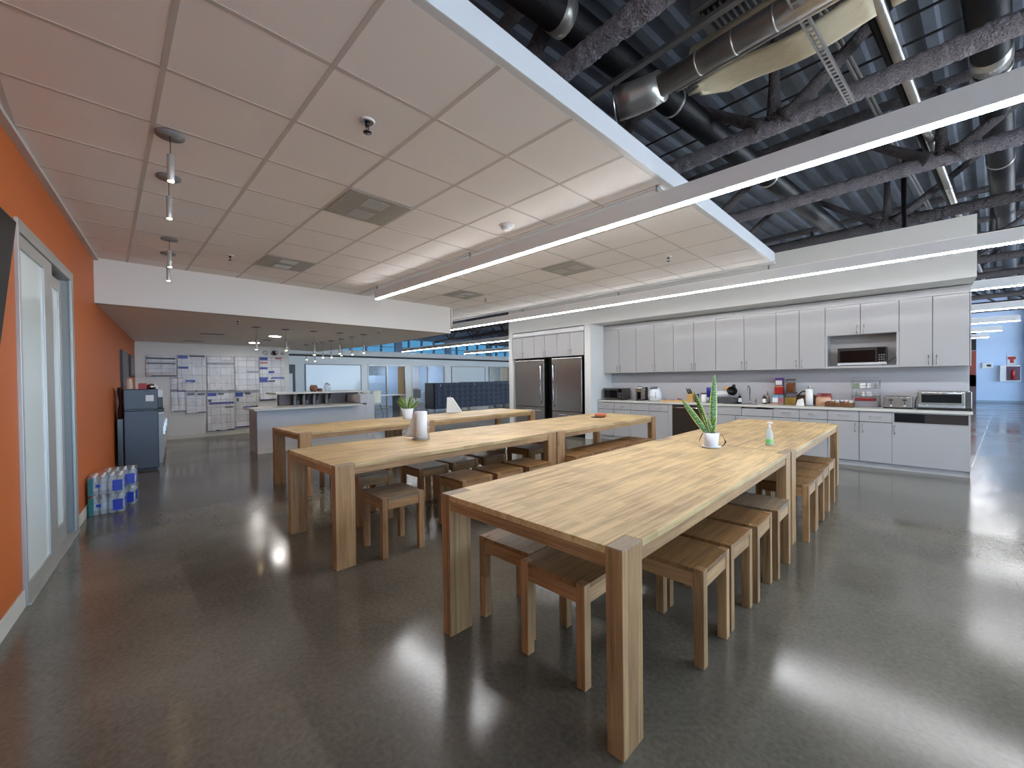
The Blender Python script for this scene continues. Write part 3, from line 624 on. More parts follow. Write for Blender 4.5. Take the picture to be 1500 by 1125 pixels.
# base units
def base(xs, lb, drawers=True, group='base kitchen cabinets', hdoor=True):
    x0, x1 = xs[0], xs[-1]; t = thing('base_cabinet', lb, 'cabinet', (x0, YB, 0), group=group)
    MB().box((.001, .02, .08), (x1-x0-.001, YW-YB-.01, .864)).build('body', LAMG, t)
    for i, (a, b_) in enumerate(zip(xs, xs[1:])):
        a -= x0; b_ -= x0
        if drawers: door(t, a, b_, .70, .862, 0, (a+b_)/2, .785, 'drawer', False)
        hx = (b_-.045 if i % 2 == 0 else a+.045)
        door(t, a, b_, .085, .697 if drawers else .862, 0, hx, .60)
    return t
base([-5.42, -4.99, -4.575], 'white base cabinet at the left end, beneath the grey microwave and coffee maker')
base([-4.575, -4.14, -3.72], 'white base cabinet between the left end unit and the dishwasher')
tag(box('filler_strip', (-3.718, YB, 0), (-3.632, YW-.01, .865), LAM, bev=.001), 'narrow white filler strip left of the dishwasher', 'panel')
t = thing('dishwasher', 'stainless steel dishwasher built in behind the plant on the front table', 'dishwasher', (-3.63, YB-.01, 0))
MB().box((0, .03, .08), (.585, .6, .862)).build('body', BLK, t); MB().box((.003, 0, .10), (.582, .03, .858)).build('door', STEELD, t, .004)
MB().tube([(.05, -.03, .80), (.535, -.03, .80)], .010, 12).tube([(.06, 0, .80), (.06, -.03, .80)], .007, 8).tube([(.525, 0, .80), (.525, -.03, .80)], .007, 8).build('handle', CHROME, t)
t = thing('sink_cabinet', 'white sink base cabinet with a plain front below the faucet', 'cabinet', (-3.04, YB, 0))
MB().box((.001, .02, .08), (1.197, .61, .76)).build('body', LAMG, t)
door(t, 0, .70, .70, .862, 0, name='false_front'); door(t, .70, 1.198, .70, .835, 0, name='false_front')
door(t, 0, .6, .085, .697, 0, .555, .6); door(t, .6, 1.198, .085, .697, 0, .645, .6)
base([-1.842, -1.46, -1.082], 'white base cabinet with two drawers behind the far front table')
base([-1.082, -.691, -.313], 'white base cabinet with two drawers, left of the wide appliance front')
t = thing('appliance_cabinet', 'wide white cabinet front with a dark control strip at the right end', 'cabinet', (-.313, YB, 0))
MB().box((.001, .02, .08), (.766, YW-YB-.01, .864)).build('body', LAMG, t); MB().box((.766, .02, 0), (.776, YW-YB-.01, .864)).build('end_side', LAM, t)
MB().box((.0, 0, .085), (.776, .019, .697)).build('door', LAM, t, .0015); pull(t, .028, 0, .60)
MB().box((0, 0, .70), (.02, .019, .862)).box((.757, 0, .70), (.776, .019, .862)).box((.02, 0, .848), (.757, .019, .862)).box((.02, 0, .70), (.757, .019, .712)).build('frame', LAM, t)
MB().box((.02, .008, .712), (.757, .016, .848)).build('vent_strip', mat('brown_black', (44, 38, 36), .4), t); MB().box((.03, .002, .725), (.34, .010, .84)).build('control_panel', BLKG, t, .002)
tag(box('toe_kick', (-5.42, YB+.03, 0), (.452, YB+.045, .08), LAM), 'long white plinth along the floor under the base cabinets', 'plinth')
# countertop with sink cut-out
t = thing('countertop', 'long pale stone worktop over the base cabinets', 'worktop', (0, 0, .866))
sx0, sx1, sy0, sy1 = -2.72, -2.12, 8.36, 8.72
MB().box((-5.425, 8.245, 0), (sx0, YW-.002, .036)).box((sx1, 8.245, 0), (.482, YW-.002, .036)).box((sx0, 8.245, 0), (sx1, sy0, .036)).box((sx0, sy1, 0), (sx1, YW-.002, .036)).build('slab', STONE, t)
MB().box((sx0, sy0, -.12), (sx1, sy0+.004, .03)).box((sx0, sy1-.004, -.12), (sx1, sy1, .03)).box((sx0, sy0, -.12), (sx0+.004, sy1, .03)).box((sx1-.004, sy0, -.12), (sx1, sy1, .03)).box((sx0, sy0, -.124), (sx1, sy1, -.12)).build('sink', STEEL, t)
tag(box('backsplash', (-5.425, YW-.008, .903), (.482, YW-.001, 1.52), mat('backsplash_laminate', (184, 184, 188), .3)), 'pale grey splashback behind the worktop', 'splashback')
# over-fridge cabinets
xs = [at(px, 508, y=8.0).x for px in (750.2, 764.9, 782.2, 797.7, 816, 834.9, 855.4)]
for i, lb in enumerate(['small two-door cabinet over the left fridge, leftmost', 'small two-door cabinet in the middle above the two fridges', 'small two-door cabinet over the right fridge, rightmost']):
    upper(xs[2*i], xs[2*i+1], xs[2*i+2], lb, z0=1.965, z1=2.53, hz=2.05, y=8.0, yb=8.85, group='cabinets above the fridges')
tag(MB().box((-7.97, 8.0, 2.54), (-5.61, 8.02, 2.655)).build('cornice_strip', LAM, bev=.002), 'white panel strip above the small cabinets over the fridges', 'panel')
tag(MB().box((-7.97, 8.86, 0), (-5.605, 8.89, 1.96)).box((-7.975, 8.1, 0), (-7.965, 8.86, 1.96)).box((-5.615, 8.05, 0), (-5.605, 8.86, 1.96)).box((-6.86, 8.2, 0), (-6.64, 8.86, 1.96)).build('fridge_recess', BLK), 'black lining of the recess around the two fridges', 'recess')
def fridge(x0, x1, lb, side, zsp, ztop=1.915):
    t = thing('refrigerator', lb, 'fridge', (x0, 8.02, 0), group='stainless fridges'); w = x1-x0
    MB().box((.01, .07, .03), (w-.01, .78, ztop-.01)).box((.04, .1, 0), (w-.04, .7, .03)).build('body', BLK, t)
    MB().box((0, 0, zsp+.006), (w, .065, ztop)).build('door', STEEL, t, .012, seg=3)
    MB().box((0, 0, .08), (w, .065, zsp-.006)).build('freezer_drawer', STEEL, t, .012, seg=3)
    hx = w-.085 if side > 0 else .085
    MB().tube([(hx, 0, zsp+.12), (hx, -.05, zsp+.16), (hx, -.065, zsp+.5), (hx, -.065, ztop-.5), (hx, -.05, ztop-.18), (hx, 0, ztop-.12)], .014, 12).build('door_handle', CHROME, t)
    MB().tube([(.12, 0, zsp-.10), (.16, -.045, zsp-.085), (w/2, -.06, zsp-.075), (w-.16, -.045, zsp-.085), (w-.12, 0, zsp-.10)], .014, 12).build('drawer_handle', CHROME, t)
    return t
fridge(-7.90, -6.87, 'left stainless fridge with its long handle on the right edge', 1, .68)
fridge(-6.62, -5.70, 'right stainless fridge with its long handle on the left edge', -1, .60, 1.93)
# ------------------------------------------------------------------ things on the worktop
def put(name, lb, cat, px, py, y=None, rz=0, group=None, z=ZC):
    P = at(px, py, z=z)
    if y is not None: P = at(px, py, y=y)
    return thing(name, lb, cat, (P.x, y if y is not None else P.y, z), rz, group)
def micro(t, w, h, d, body, front, steelbar=False):
    MB().box((-w/2, .0, .012), (w/2, d, h)).build('body', body, t, .006)
    MB().box((-w/2, -.018, .012), (w/2, 0, h)).build('door', front, t, .004)
    MB().box((-w/2+.03, -.022, .055), (w/2-.13, -.017, h-.045)).build('window', BLKG, t, .002)
    p = MB().box((w/2-.11, -.022, .02), (w/2-.012, -.017, h-.015)).build('control_panel', BLKG, t, .001)
    m_ = MB()
    for i in range(4):
        for j in range(3): m_.box((w/2-.095+j*.027, -.0245, .05+i*.035), (w/2-.078+j*.027, -.022, .066+i*.035))
    m_.build('buttons', GPL, p)
    if steelbar: MB().box((-w/2, -.024, .012), (w/2, -.017, .05)).build('steel_strip', mat('satin_strip', (196, 196, 198), .4, metal=.2), t)
    MB().box((-w/2+.03, .02, 0), (-w/2+.06, d-.02, .012)).box((w/2-.06, .02, 0), (w/2-.03, d-.02, .012)).build('feet', BLK, t)
t = put('microwave_oven', 'grey steel microwave at the left end of the worktop', 'microwave', 898, 583, y=8.42); micro(t, .50, .275, .36, STEELD, STEELD)
t = thing('microwave_oven', 'black microwave with a steel strip, standing in the upper cabinet niche', 'microwave', (at(1262, 531, y=8.62).x, 8.62, 1.567)); micro(t, .60, .29, .24, BLK, BLK, True)
MB().tube([(.31, .0, .04), (.36, -.02, .09), (.40, -.02, .12), (.46, .0, .11)], .004, 6).build('power_cord', BLK, t)
t = put('coffee_maker', 'grey single-cup coffee maker between the microwave and the air fryer', 'coffee maker', 936, 584, y=8.5)
MB().box((-.085, 0, 0), (.085, .26, .03)).box((-.085, .12, .03), (.085, .26, .30)).build('base', BLK, t, .01); MB().box((-.085, -.01, .20), (.085, .14, .29)).lathe([(.05, .19), (.06, .30), (.055, .315), (0.02, .318)], (0, .06), 20).build('brew_head', STEEL, t, .01)
MB().box((-.082, .0, .03), (-.045, .13, .2)).box((.045, .0, .03), (.082, .13, .2)).build('side_trim', STEEL, t, .004)
t = put('air_fryer', 'white egg-shaped air fryer with a grey top vent', 'air fryer', 955.5, 585, y=8.44)
MB().lathe([(.10, 0), (.128, .02), (.142, .09), (.140, .15), (.12, .23), (.085, .29), (.05, .305), (.01, .308)], (0, .13), 32).build('body', WPL, t)
MB().lathe([(.08, .285), (.088, .27), (.068, .312), (.02, .318)], (0, .10), 24).build('top_vent', GPL, t)
MB().tube([(-.075, .012, .19), (-.082, -.002, .12), (-.07, .01, .06)], .005, 8).tube([(.075, .012, .19), (.082, -.002, .12), (.07, .01, .06)], .005, 8).build('basket_seam', GPL, t)
MB().box((-.035, -.04, .10), (.035, .01, .13)).build('basket_handle', WPL, t, .01)
t = put('serving_tray', 'long bamboo tray of snack packets right of the air fryer', 'tray', 986, 585, y=8.5)
MB().box((-.24, -.1, 0), (.28, .16, .012)).box((-.24, -.1, .012), (.28, -.09, .035)).box((-.24, .15, .012), (.28, .16, .035)).box((-.24, -.09, .012), (-.23, .15, .035)).box((.27, -.09, .012), (.28, .15, .035)).build('tray', BAMB, t, .002)
PK = [mat('packet_blue', (70, 90, 150), .3), mat('packet_white', (220, 215, 215), .3), mat('packet_red', (160, 60, 60), .3)]
for i in range(7):
    P = t.location; o = MB().hull([(-.05, -.03, 0), (.05, -.03, 0), (.05, .03, 0), (-.05, .03, 0)], [(-.04, -.012, .028), (.045, -.015, .024), (.04, .012, .03), (-.045, .014, .026)]).build('snack_packet', PK[i % 3], bev=.004)
    o.location = (P.x-.16+.055*i, P.y+.0+.04*(i % 2), P.z+.0125+(.0 if i < 5 else .032)); o.rotation_euler = (0, 0, i*1.3)
    tag(o, 'small shiny snack packet lying on the bamboo tray', 'packet', 'snack packets on the bamboo tray')
t = put('knife_block', 'light wooden knife block with three black-handled knives', 'knife block', 1011, 586, y=8.60)
MB().hull([(-.055, 0, 0), (.055, 0, 0), (.055, .16, 0), (-.055, .16, 0)], [(-.055, -.03, .15), (.055, -.03, .15), (.055, .07, .20), (-.055, .07, .20)]).build('block', BAMB, t, .004)
for i, x in enumerate((-.035, .0, .035)): MB().tube([(x, .02, .165), (x-.006, -.01, .20), (x-.02, -.05, .275)], [.010, .012, .011], 10).build('knife_handle', BLK, t)
t = put('blue_canister', 'small dark blue canister right of the knife block', 'canister', 1021, 586, y=8.66); MB().lathe([(.04, 0), (.042, .01), (.042, .15), (.036, .165)], n=20).build('can', BLUE, t)
t = put('salt_container', 'tall blue and white cylinder container behind the snake plant leaves', 'container', 1039, 583, y=8.74); MB().lathe([(.05, 0), (.05, .10)], n=20).build('lower_label', PAPER, t); MB().lathe([(.051, .10), (.051, .29), (.045, .30)], n=20).build('upper_label', BLUE, t)
t = put('clear_jar', 'clear plastic jar with white contents behind the leaning leaves', 'jar', 1031, 587, y=8.55); MB().lathe([(.05, 0), (.055, .02), (.055, .17)], n=20).build('jar_body', PAPER, t); MB().lathe([(.058, .17), (.058, .19)], n=20).build('lid', BLK, t)
# dish rack
t = put('dish_rack', 'dark grey dish drying rack with pans, left of the faucet', 'dish rack', 1056, 589, y=8.46)
MB().box((-.22, 0, 0), (.22, .32, .02)).box((-.22, 0, .02), (-.21, .32, .10)).box((.21, 0, .02), (.22, .32, .10)).box((-.21, 0, .02), (.21, .008, .10)).box((-.21, .31, .02), (.21, .32, .10)).build('tub', mat('rack_grey', (74, 76, 78), .4), t, .006)
m_ = MB()
for i in range(9): m_.tube([(-.18+.045*i, .03, .1), (-.18+.045*i, .03, .13), (-.18+.045*i, .29, .13), (-.18+.045*i, .29, .1)], .003, 6)
m_.build('wires', STRUT, t)
P = t.location
o = MB().lathe([(.05, 0), (.085, .03), (.09, .035)], n=28).build('frying_pan', BLK, solid=.004); o.location = (P.x+.15, P.y+.14, P.z+.225); o.rotation_euler = (1.15, .5, .3); tag(o, 'black pan standing tilted in the dish rack', 'pan')
o = MB().hull([(-.11, -.07, 0), (.11, -.07, 0), (.11, .07, 0), (-.11, .07, 0)], [(-.12, -.08, .05), (.12, -.08, .05), (.12, .08, .05), (-.12, .08, .05)]).build('white_tray', WPL, bev=.004); o.location = (P.x-.02, P.y+.1, P.z+.165); o.rotation_euler = (.45, -.1, .2); tag(o, 'white plastic box leaning in the dish rack', 'box')
o = MB().tube([(0, 0, 0), (0, 0, .16)], .006, 8).lathe([(.03, .15), (.033, .2), (.02, .22)], n=14).build('spatula', BLK); o.location = (P.x+.15, P.y+.27, P.z+.14); tag(o, 'black kitchen utensil standing upright in the dish rack', 'utensil')
o = MB().lathe([(.05, 0), (.06, .02), (.06, .09), (.04, .10)], n=20).build('yellow_tub', BAMB); o.location = (P.x+.04, P.y+.25, P.z+.22); tag(o, 'tan round tub behind the dish rack box', 'tub')
t = put('pump_bottle', 'brown soap pump bottle with a white label left of the faucet', 'soap bottle', 1083.5, 589, y=8.72)
def pump(t, r, h, body, label=None):
    MB().lathe([(r, 0), (r, h*.62), (r*.45, h*.72), (r*.4, h*.76)], n=18).build('bottle', body, t)
    MB().lathe([(r*.45, h*.76), (r*.45, h*.82)], n=12).tube([(0, 0, h*.82), (0, 0, h*.97), (0, -r*1.3, h*.955)], .004, 8).build('pump', BLK, t)
    if label: MB().lathe([(r*1.02, h*.12), (r*1.02, h*.52)], n=18, cap=False).build('label', label, t)
AMB = mat('amber_plastic', (52, 34, 24), .15); OLIVE = mat('beige_bottle', (150, 138, 122), .3)
pump(t, .034, .19, AMB, PAPER)
t = put('faucet', 'tall gooseneck chrome kitchen faucet with side handle', 'faucet', 1098.5, 589, y=8.80)
MB().lathe([(.022, 0), (.022, .03), (.014, .05)], n=18).tube([(0, 0, .04), (0, 0, .28), (0, -.02, .315), (0, -.06, .335), (0, -.11, .325), (0, -.14, .29), (0, -.145, .25)], .011, 14).build('spout', CHROME, t); MB().lathe([(.014, .225), (.016, .255)], (0, -.145), 14).build('spray_head', NICK, t)
MB().lathe([(.016, 0), (.016, .05), (.01, .06)], (.10, 0), 14).tube([(.10, 0, .055), (.115, -.03, .09)], .005, 8).build('handle', CHROME, t)
for px, lb, r, h, bm in ((1119.5, 'black-topped soap bottle with white label just right of the faucet handle', .036, .18, AMB), (1124.5, 'taller beige bottle right of the sink', .034, .23, OLIVE)):
    t = put('pump_bottle', lb, 'soap bottle', px, 590, y=8.70 if px < 1122 else 8.78); pump(t, r, h, bm, PAPER if px < 1122 else None)
def carton(px, w, h, m, lb, y=8.62, cat='carton', lab=None, z=ZC, name='snack_carton'):
    t = put(name, lb, cat, px, 591, y=y); t.location.z = z
    MB().box((-w/2, 0, 0), (w/2, .09, h)).build('box', m, t, .006)
    if lab: MB().box((-w/2+.012, -.002, h*.25), (w/2-.012, .0, h*.72)).build('label', lab, t); MB().box((-w/2, -.001, h*.0+.004), (w/2, 0, h*.16)).build('lower_band', mat('orange_band', (200, 140, 90), .4), t)
    return t
LB = mat('carton_blue', (120, 150, 176), .4)
carton(1135.5, .105, .17, LB, 'larger pale blue snack carton with a white badge', lab=PAPER); carton(1144.5, .075, .17, LB, 'narrower pale blue snack carton with a red and white badge', y=8.66, lab=mat('badge_red', (206, 90, 80), .4))
carton(1141, .14, .12, RED, 'red plastic tub beneath the purple-labelled tub', y=8.76, cat='tub', z=ZC, name='red_tub').location.z = ZC+.19

o = MB().box((-.07, 0, 0), (.07, .1, .188)).build('shelf_box', mat('brown_box', (92, 70, 60), .6), bev=.003); P = at(1141, 591, y=8.76); o.location = (P.x, 8.765, ZC); tag(o, 'plain box behind the snack cartons, carrying the red tub', 'box')
carton(1141, .125, .17, PURP, 'tub with a purple label, topmost of its stack', y=8.765, cat='tub', lab=PAPER, name='purple_tub').location.z = ZC+.311
PRET = mat('pretzel', (150, 84, 40), .7, var=.5, vscale=60, bump=1, bscale=50); CHIP = mat('banana_chips', (222, 180, 90), .7, var=.35, vscale=50, bump=1, bscale=45)
LID = mat('dark_lid', (66, 40, 36), .4)
def canister(px, y, w, h, fm, fh, lb, z=ZC):
    t = put('food_container', lb, 'container', px, 591, y=y); t.location.z = z
    MB().box((-w/2, 0, 0), (w/2, w, h)).build('walls', CLEAR, t, .012); MB().box((-w/2+.006, .006, .006), (w/2-.006, w-.006, fh)).build('contents', fm, t, .01); MB().box((-w/2-.004, -.004, h), (w/2+.004, w+.004, h+.022)).build('lid', LID, t, .006); return t
canister(1157, 8.62, .165, .20, CHIP, .13, 'square clear container of yellow chips with a dark lid, lower one')
canister(1157.5, 8.625, .13, .21, PRET, .17, 'square clear container of brown pretzels, stacked on the chip container', z=ZC+.224)
t = put('basket_of_packets', 'brown basket behind the paper towel holder', 'basket', 1178, 590, y=8.72)
m_ = MB()
for i in range(9): m_.tube([(-.12, 0, .02+.018*i), (.32, 0, .02+.018*i), (.32, .14, .02+.018*i), (-.12, .14, .02+.018*i), (-.12, 0, .02+.018*i)], .008, 6)
m_.build('weave', mat('dark_wicker', (92, 62, 44), .8), t); MB().tube([(-.1, .07, .17), (-.04, .07, .235), (.06, .07, .24), (.13, .07, .17)], .012, 8).build('handle_rim', mat('dark_wicker2', (60, 40, 30), .8), t)
t = put('paper_towel_holder', 'upright paper towel roll on a dark stand on the kitchen worktop', 'paper towels', 1185.5, 593, y=8.48)
MB().lathe([(.072, 0), (.072, .012)], n=28).build('stand_base', GPL, t); MB().lathe([(.012, .285), (.022, .31), (.018, .325), (.02, .33)], n=14).tube([(0, 0, .01), (0, 0, .31)], .006, 8).build('stand_rod', CHROME, t); MB().lathe([(.052, .014), (.052, .285)], n=32).build('roll', PAPER, t)
t = put('napkin', 'crumpled white napkin left of the paper towel roll on the worktop', 'napkin', 1172, 593, y=8.42)
MB().hull([(-.06, -.03, 0), (.05, -.04, 0), (.06, .05, 0), (-.05, .05, 0)], [(-.04, 0, .10), (.03, -.01, .13), (.045, .03, .125), (-.03, .03, .11)]).build('fold', PAPER, t, .008)
CB = [mat('chip_bag', (206, 160, 130), .3, var=.5, vscale=22), mat('bag_maroon', (122, 28, 32), .3, var=.3, vscale=20)]
def bag(px, y, w, h, m, lb, rz=0, z=ZC, ti=.15):
    t = put('snack_bag', lb, 'bag', px, 592, y=y, rz=rz); t.location.z = z
    MB().grid(lambda a, b_: Vector(((a-.5)*w*(1-.15*(2*b_-1)**2), -.035*math.sin(PI*a)*math.sin(PI*b_)+b_*h*ti, b_*h)), 10, 10).grid(lambda a, b_: Vector(((.5-a)*w*(1-.15*(2*b_-1)**2), .035*math.sin(PI*a)*math.sin(PI*b_)+b_*h*ti, b_*h)), 10, 10).build('pouch', m, t)
bag(1206, 8.56, .22, .15, CB[0], 'colourful printed snack bag leaning right of the paper towel roll'); bag(1207, 8.68, .22, .21, CB[1], 'maroon snack bag behind the printed one')
t = put('jar_basket', 'low brown wicker basket filled with small jars', 'basket', 1229, 594, y=8.44)
m_ = MB()
for i in range(4): m_.tube([(-.18, 0, .012+.018*i), (.18, 0, .012+.018*i), (.18, .2, .012+.018*i), (-.18, .2, .012+.018*i), (-.18, 0, .012+.018*i)], .009, 6)
m_.box((-.18, 0, 0), (.18, .2, .006)); m_.build('weave', mat('wicker', (110, 76, 48), .8, var=.3, vscale=60), t)
P = t.location
JM = [mat('jam_red', (120, 30, 34), .2), mat('jam_amber', (176, 110, 50), .2), mat('jar_cream', (206, 196, 170), .3)]
for i in range(12):
    q = thing('small_jar', 'small jar with a pale lid standing in the wicker basket', 'jar', (P.x-.145+.058*(i % 6), P.y+.05+.09*(i//6), P.z+.0065), group='jars in the wicker basket')
    MB().lathe([(.022, 0), (.024, .01), (.024, .075), (.02, .085)], n=14).build('glass', JM[i % 3], q); MB().lathe([(.023, .085), (.023, .10)], n=14).build('lid', WPL, q)
t = put('wire_rack', 'three-tier wire rack holding packets, left of the toaster', 'rack', 1267.5, 594, y=8.58)
m_ = MB()
for x in (-.17, .17):
    for y in (0, .2): m_.tube([(x, y, 0), (x, y, .43)], .004, 6)
for z in (.17, .30, .42):
    m_.tube([(-.17, 0, z), (.17, 0, z), (.17, .2, z), (-.17, .2, z), (-.17, 0, z)], .003, 6)
    for i in range(10): m_.tube([(-.15+i*.033, 0, z), (-.15+i*.033, .2, z)], .0015, 4)
    m_.tube([(-.17, 0, z+.05), (.17, 0, z+.05)], .003, 6)
m_.build('wire_frame', STRUT, t)
P = t.location
tag(MB().box((-.15, .02, 0), (.15, .18, .10)).build('carton_box', mat('grey_box', (130, 126, 130), .5), bev=.003), 'grey and maroon box on the worktop under the wire rack', 'box').location = (P.x, P.y-.02, P.z)
tag(MB().box((-.13, .03, 0), (.13, .17, .05)).build('maroon_box', CB[1], bev=.01), 'maroon packet lying on the grey box under the wire rack', 'packet').location = (P.x, P.y-.02, P.z+.1005)
GRN = mat('green_packet', (120, 140, 110), .4, var=.4, vscale=30)
for i in range(7):
    o = MB().hull([(-.04, -.015, 0), (.04, -.015, 0), (.04, .015, 0), (-.04, .015, 0)], [(-.035, -.004, .075), (.035, -.004, .08), (.035, .004, .08), (-.035, .004, .075)]).build('tea_packet', [GRN, PAPER, PK[1], OLIVE][i % 4], bev=.003)
    lev = i//4; o.location = (P.x-.12+.08*(i % 4), P.y+.1, P.z+(.304 if lev == 0 else .174)); o.rotation_euler = (0, 0, i*.4); tag(o, 'small pale packet standing on the wire rack', 'packet', 'packets on the wire rack')
t = put('toaster', 'four-slot chrome toaster between the wire rack and the toaster oven', 'toaster', 1315, 596, y=8.46)
MB().box((-.16, 0, .012), (.16, .26, .185)).build('shell', CHROME, t, .02, seg=3); MB().box((-.155, -.006, .02), (.155, 0, .175)).build('front_panel', STEEL, t, .004)
MB().box((-.13, .03, .183), (-.01, .06, .188)).box((.01, .03, .183), (.13, .06, .188)).box((-.13, .12, .183), (.13, .14, .188)).build('slots', BLK, t)
for x in (-.075, .075): MB().box((x-.004, -.010, .06), (x+.004, -.006, .15)).box((x-.025, -.03, .125), (x+.025, -.008, .14)).build('lever', BLK, t, .002); MB().tube([(x, -.006, .045), (x, -.022, .045)], .013, 14).build('dial', WPL, t)
MB().box((-.165, 0, 0), (.165, .255, .014)).build('base', BLK, t)
t = put('toaster_oven', 'large stainless toaster oven at the right end of the worktop', 'toaster oven', 1382.5, 600, y=8.42)
MB().box((-.265, 0, .03), (.265, .36, .27)).build('shell', STEEL, t, .012, seg=3); MB().box((-.255, -.014, .085), (.20, 0, .255)).build('door', STEEL, t, .004); MB().box((-.225, -.017, .105), (.17, -.013, .225)).build('window', BLKG, t, .002)
MB().tube([(-.23, -.05, .243), (.17, -.05, .243)], .009, 10).tube([(-.21, -.01, .243), (-.21, -.05, .243)], .006, 8).tube([(.15, -.01, .243), (.15, -.05, .243)], .006, 8).build('handle', CHROME, t)
MB().box((.205, -.012, .04), (.262, 0, .26)).build('side_panel', STEELD, t, .003); MB().box((-.255, -.016, .035), (.20, 0, .078)).build('crumb_tray', CHROME, t, .004)
MB().box((-.27, -.01, 0), (.27, .35, .03)).box((.262, .05, .06), (.275, .3, .25)).build('base', BLK, t, .004)
MB().tube([(-.26, .3, .2), (-.285, .25, .12), (-.29, .2, .03), (-.29, .1, .01)], .006, 8).build('power_cord', BLK, t)
# ------------------------------------------------------------------ things on the tables
def leaf(mb_a, mb_b, base, tip, w, bend, tw=0.0, n=14):
    b0, t0 = Vector(base), Vector(tip); ax = t0-b0; up = ax.normalized()
    side = Vector((math.cos(tw), math.sin(tw), 0)); side = (side-up*side.dot(up)).normalized(); nrm = up.cross(side)
    def c(v): return b0+ax*v+nrm*bend*math.sin(PI*v*.5)*v
    def wd(v): return w*(.55+.45*math.sin(min(1, v*1.6)*PI/2))*(1-v**3.2)**.8+.0005
    f = lambda q, v: c(v)+side*q*wd(v)+nrm*(.22*wd(v)*q*q)
    mb_a.grid(lambda a, v: f((2*a-1)*.8, v), 6, n)
    mb_b.grid(lambda a, v: f(-1+.21*a, v), 1, n).grid(lambda a, v: f(.79+.21*a, v), 1, n)
def plant(loc, label, leaves, rt, rb, h, rows=True, saucer=True, dry=()):
    t = thing('potted_snake_plant', label, 'plant', loc)
    z0 = .012 if saucer else 0
    if saucer: MB().lathe([(rb*.9, 0), (rt*1.15, .006), (rt*1.2, .014), (rt*1.1, .014), (rb, .008)], n=32).build('saucer', POT, t)
    MB().lathe([(rb*.96, z0), (rb, z0+.004), (rt, h), (rt-.005, h), (rt-.012, h-.02), (0.001, h-.02)], n=36, cap=False).build('pot', POT, t)
    MB().lathe([(rt-.01, h-.022), (rt-.01, h-.018)], n=24).build('soil', SOIL, t)
    for l in leaves:
        a, b_ = MB(), MB(); leaf(a, b_, *l); lf = a.build('leaf', LEAF, t, solid=.0018); b_.build('leaf_margin', LEAFY, lf, solid=.0016)
    for d in dry: MB().tube(d, [.007]*(len(d)-1)+[.003], 6, flat=.35).build('dry_leaf', DRYL, t)
P = Vector((-1.335, 3.84, ZT)); S_ = Vector((.7071, .7071, 0)); F_ = Vector((-.7071, .7071, 0))
def pl(s, f, z): return S_*s+F_*f+Vector((0, 0, z))
plant(P, 'snake plant with long striped leaves in a white pot on the nearest table joint',
      [(pl(.02, 0, .10), pl(.035, .02, .665), .036, -.02, PI/4), (pl(-.02, 0, .10), pl(-.235, .02, .44), .030, .05, PI/4), (pl(-.01, .02, .12), pl(-.115, .06, .51), .024, -.02, PI/4-.9),
       (pl(0, .01, .12), pl(-.075, .05, .475), .026, .03, PI/4+.4), (pl(0, -.02, .12), pl(-.035, -.03, .26), .018, .02, PI/4), (pl(.01, .02, .14), pl(.03, .0, .28), .02, -.03, PI/4), (pl(0, -.02, .13), pl(.015, -.04, .2), .016, .0, PI/4)],
      .068, .054, .135, dry=([pl(-.055, 0, .13), pl(-.085, -.02, .13), pl(-.105, -.02, .09), pl(-.115, -.02, .055)], [pl(.05, -.02, .13), pl(.09, -.03, .11), pl(.115, -.03, .05), pl(.08, -.04, .012)]))
rn = random.Random(3)
P2 = Vector((-6.02, 3.55, ZT)); L2 = []
for i in range(15):
    a = rn.uniform(-1, 1); b_ = rn.uniform(-.6, .6); hgt = rn.uniform(.30, .46)*(1-.3*abs(a)); L2.append((pl(a*.03, b_*.03, .13), pl(a*.19, b_*.12, hgt), .022, rn.uniform(-.03, .03), PI/4+rn.uniform(-.7, .7)))
plant(P2, 'bushy snake plant in a round white pot on the back-row table', L2, .098, .072, .17, saucer=False)
# paper towel on middle table
P = at(617, 643.5, z=ZT); t = thing('paper_towel_stand', 'tall white paper towel roll on a pale stand on the middle-row table', 'paper towels', (P.x, P.y, ZT))
MB().lathe([(.095, 0), (.095, .012), (.085, .016)], n=36).build('stand_base', OLIVE, t); MB().tube([(0, 0, .015), (0, 0, .30)], .008, 10).tube([(.07, .05, .012), (.07, .05, .22)], .004, 8).build('stand_rod', CHROME, t)
MB().lathe([(.066, .018), (.066, .298)], n=40).lathe([(.02, .2985), (.02, .299)], n=20).build('roll', PAPER, t)
MB().grid(lambda a, v: Vector((-.05-.10*a*(1-v)-.01*a, -.045-.06*a*(1-v)+.01*math.sin(a*3), .02+.275*v)), 8, 8).build('loose_sheet', PAPER, t, solid=.0015)
P = at(662, 604.8, z=ZT); t = thing('napkin_stand', 'white paper napkins on a small stand, on the back-row table', 'napkins', (P.x, P.y, ZT), PI/4)
MB().lathe([(.12, 0), (.12, .008)], n=28).build('stand_base', OLIVE, t)
MB().hull([(-.10, -.05, .009), (.20, -.05, .009), (.20, .05, .009), (-.10, .05, .009)], [(-.085, -.04, .30), (.02, -.04, .29), (.02, .04, .29), (-.085, .04, .30)]).build('paper_sheets', PAPER, t, .006)
MB().tube([(-.03, 0, .2), (-.03, 0, .335)], .006, 8).build('rod', CHROME, t)
P = at(1127, 652.5, z=ZT); t = thing('soap_bottle', 'clear hand sanitiser pump bottle with a green label patch on the front table', 'pump bottle', (P.x, P.y, ZT), PI/4)
MB().lathe([(.026, 0), (.03, .006), (.03, .11), (.024, .135), (.013, .15), (.012, .165)], n=24).build('bottle', mat('clear_blue_plastic', (214, 226, 226), .1, alpha=.55, spec=.7), t)
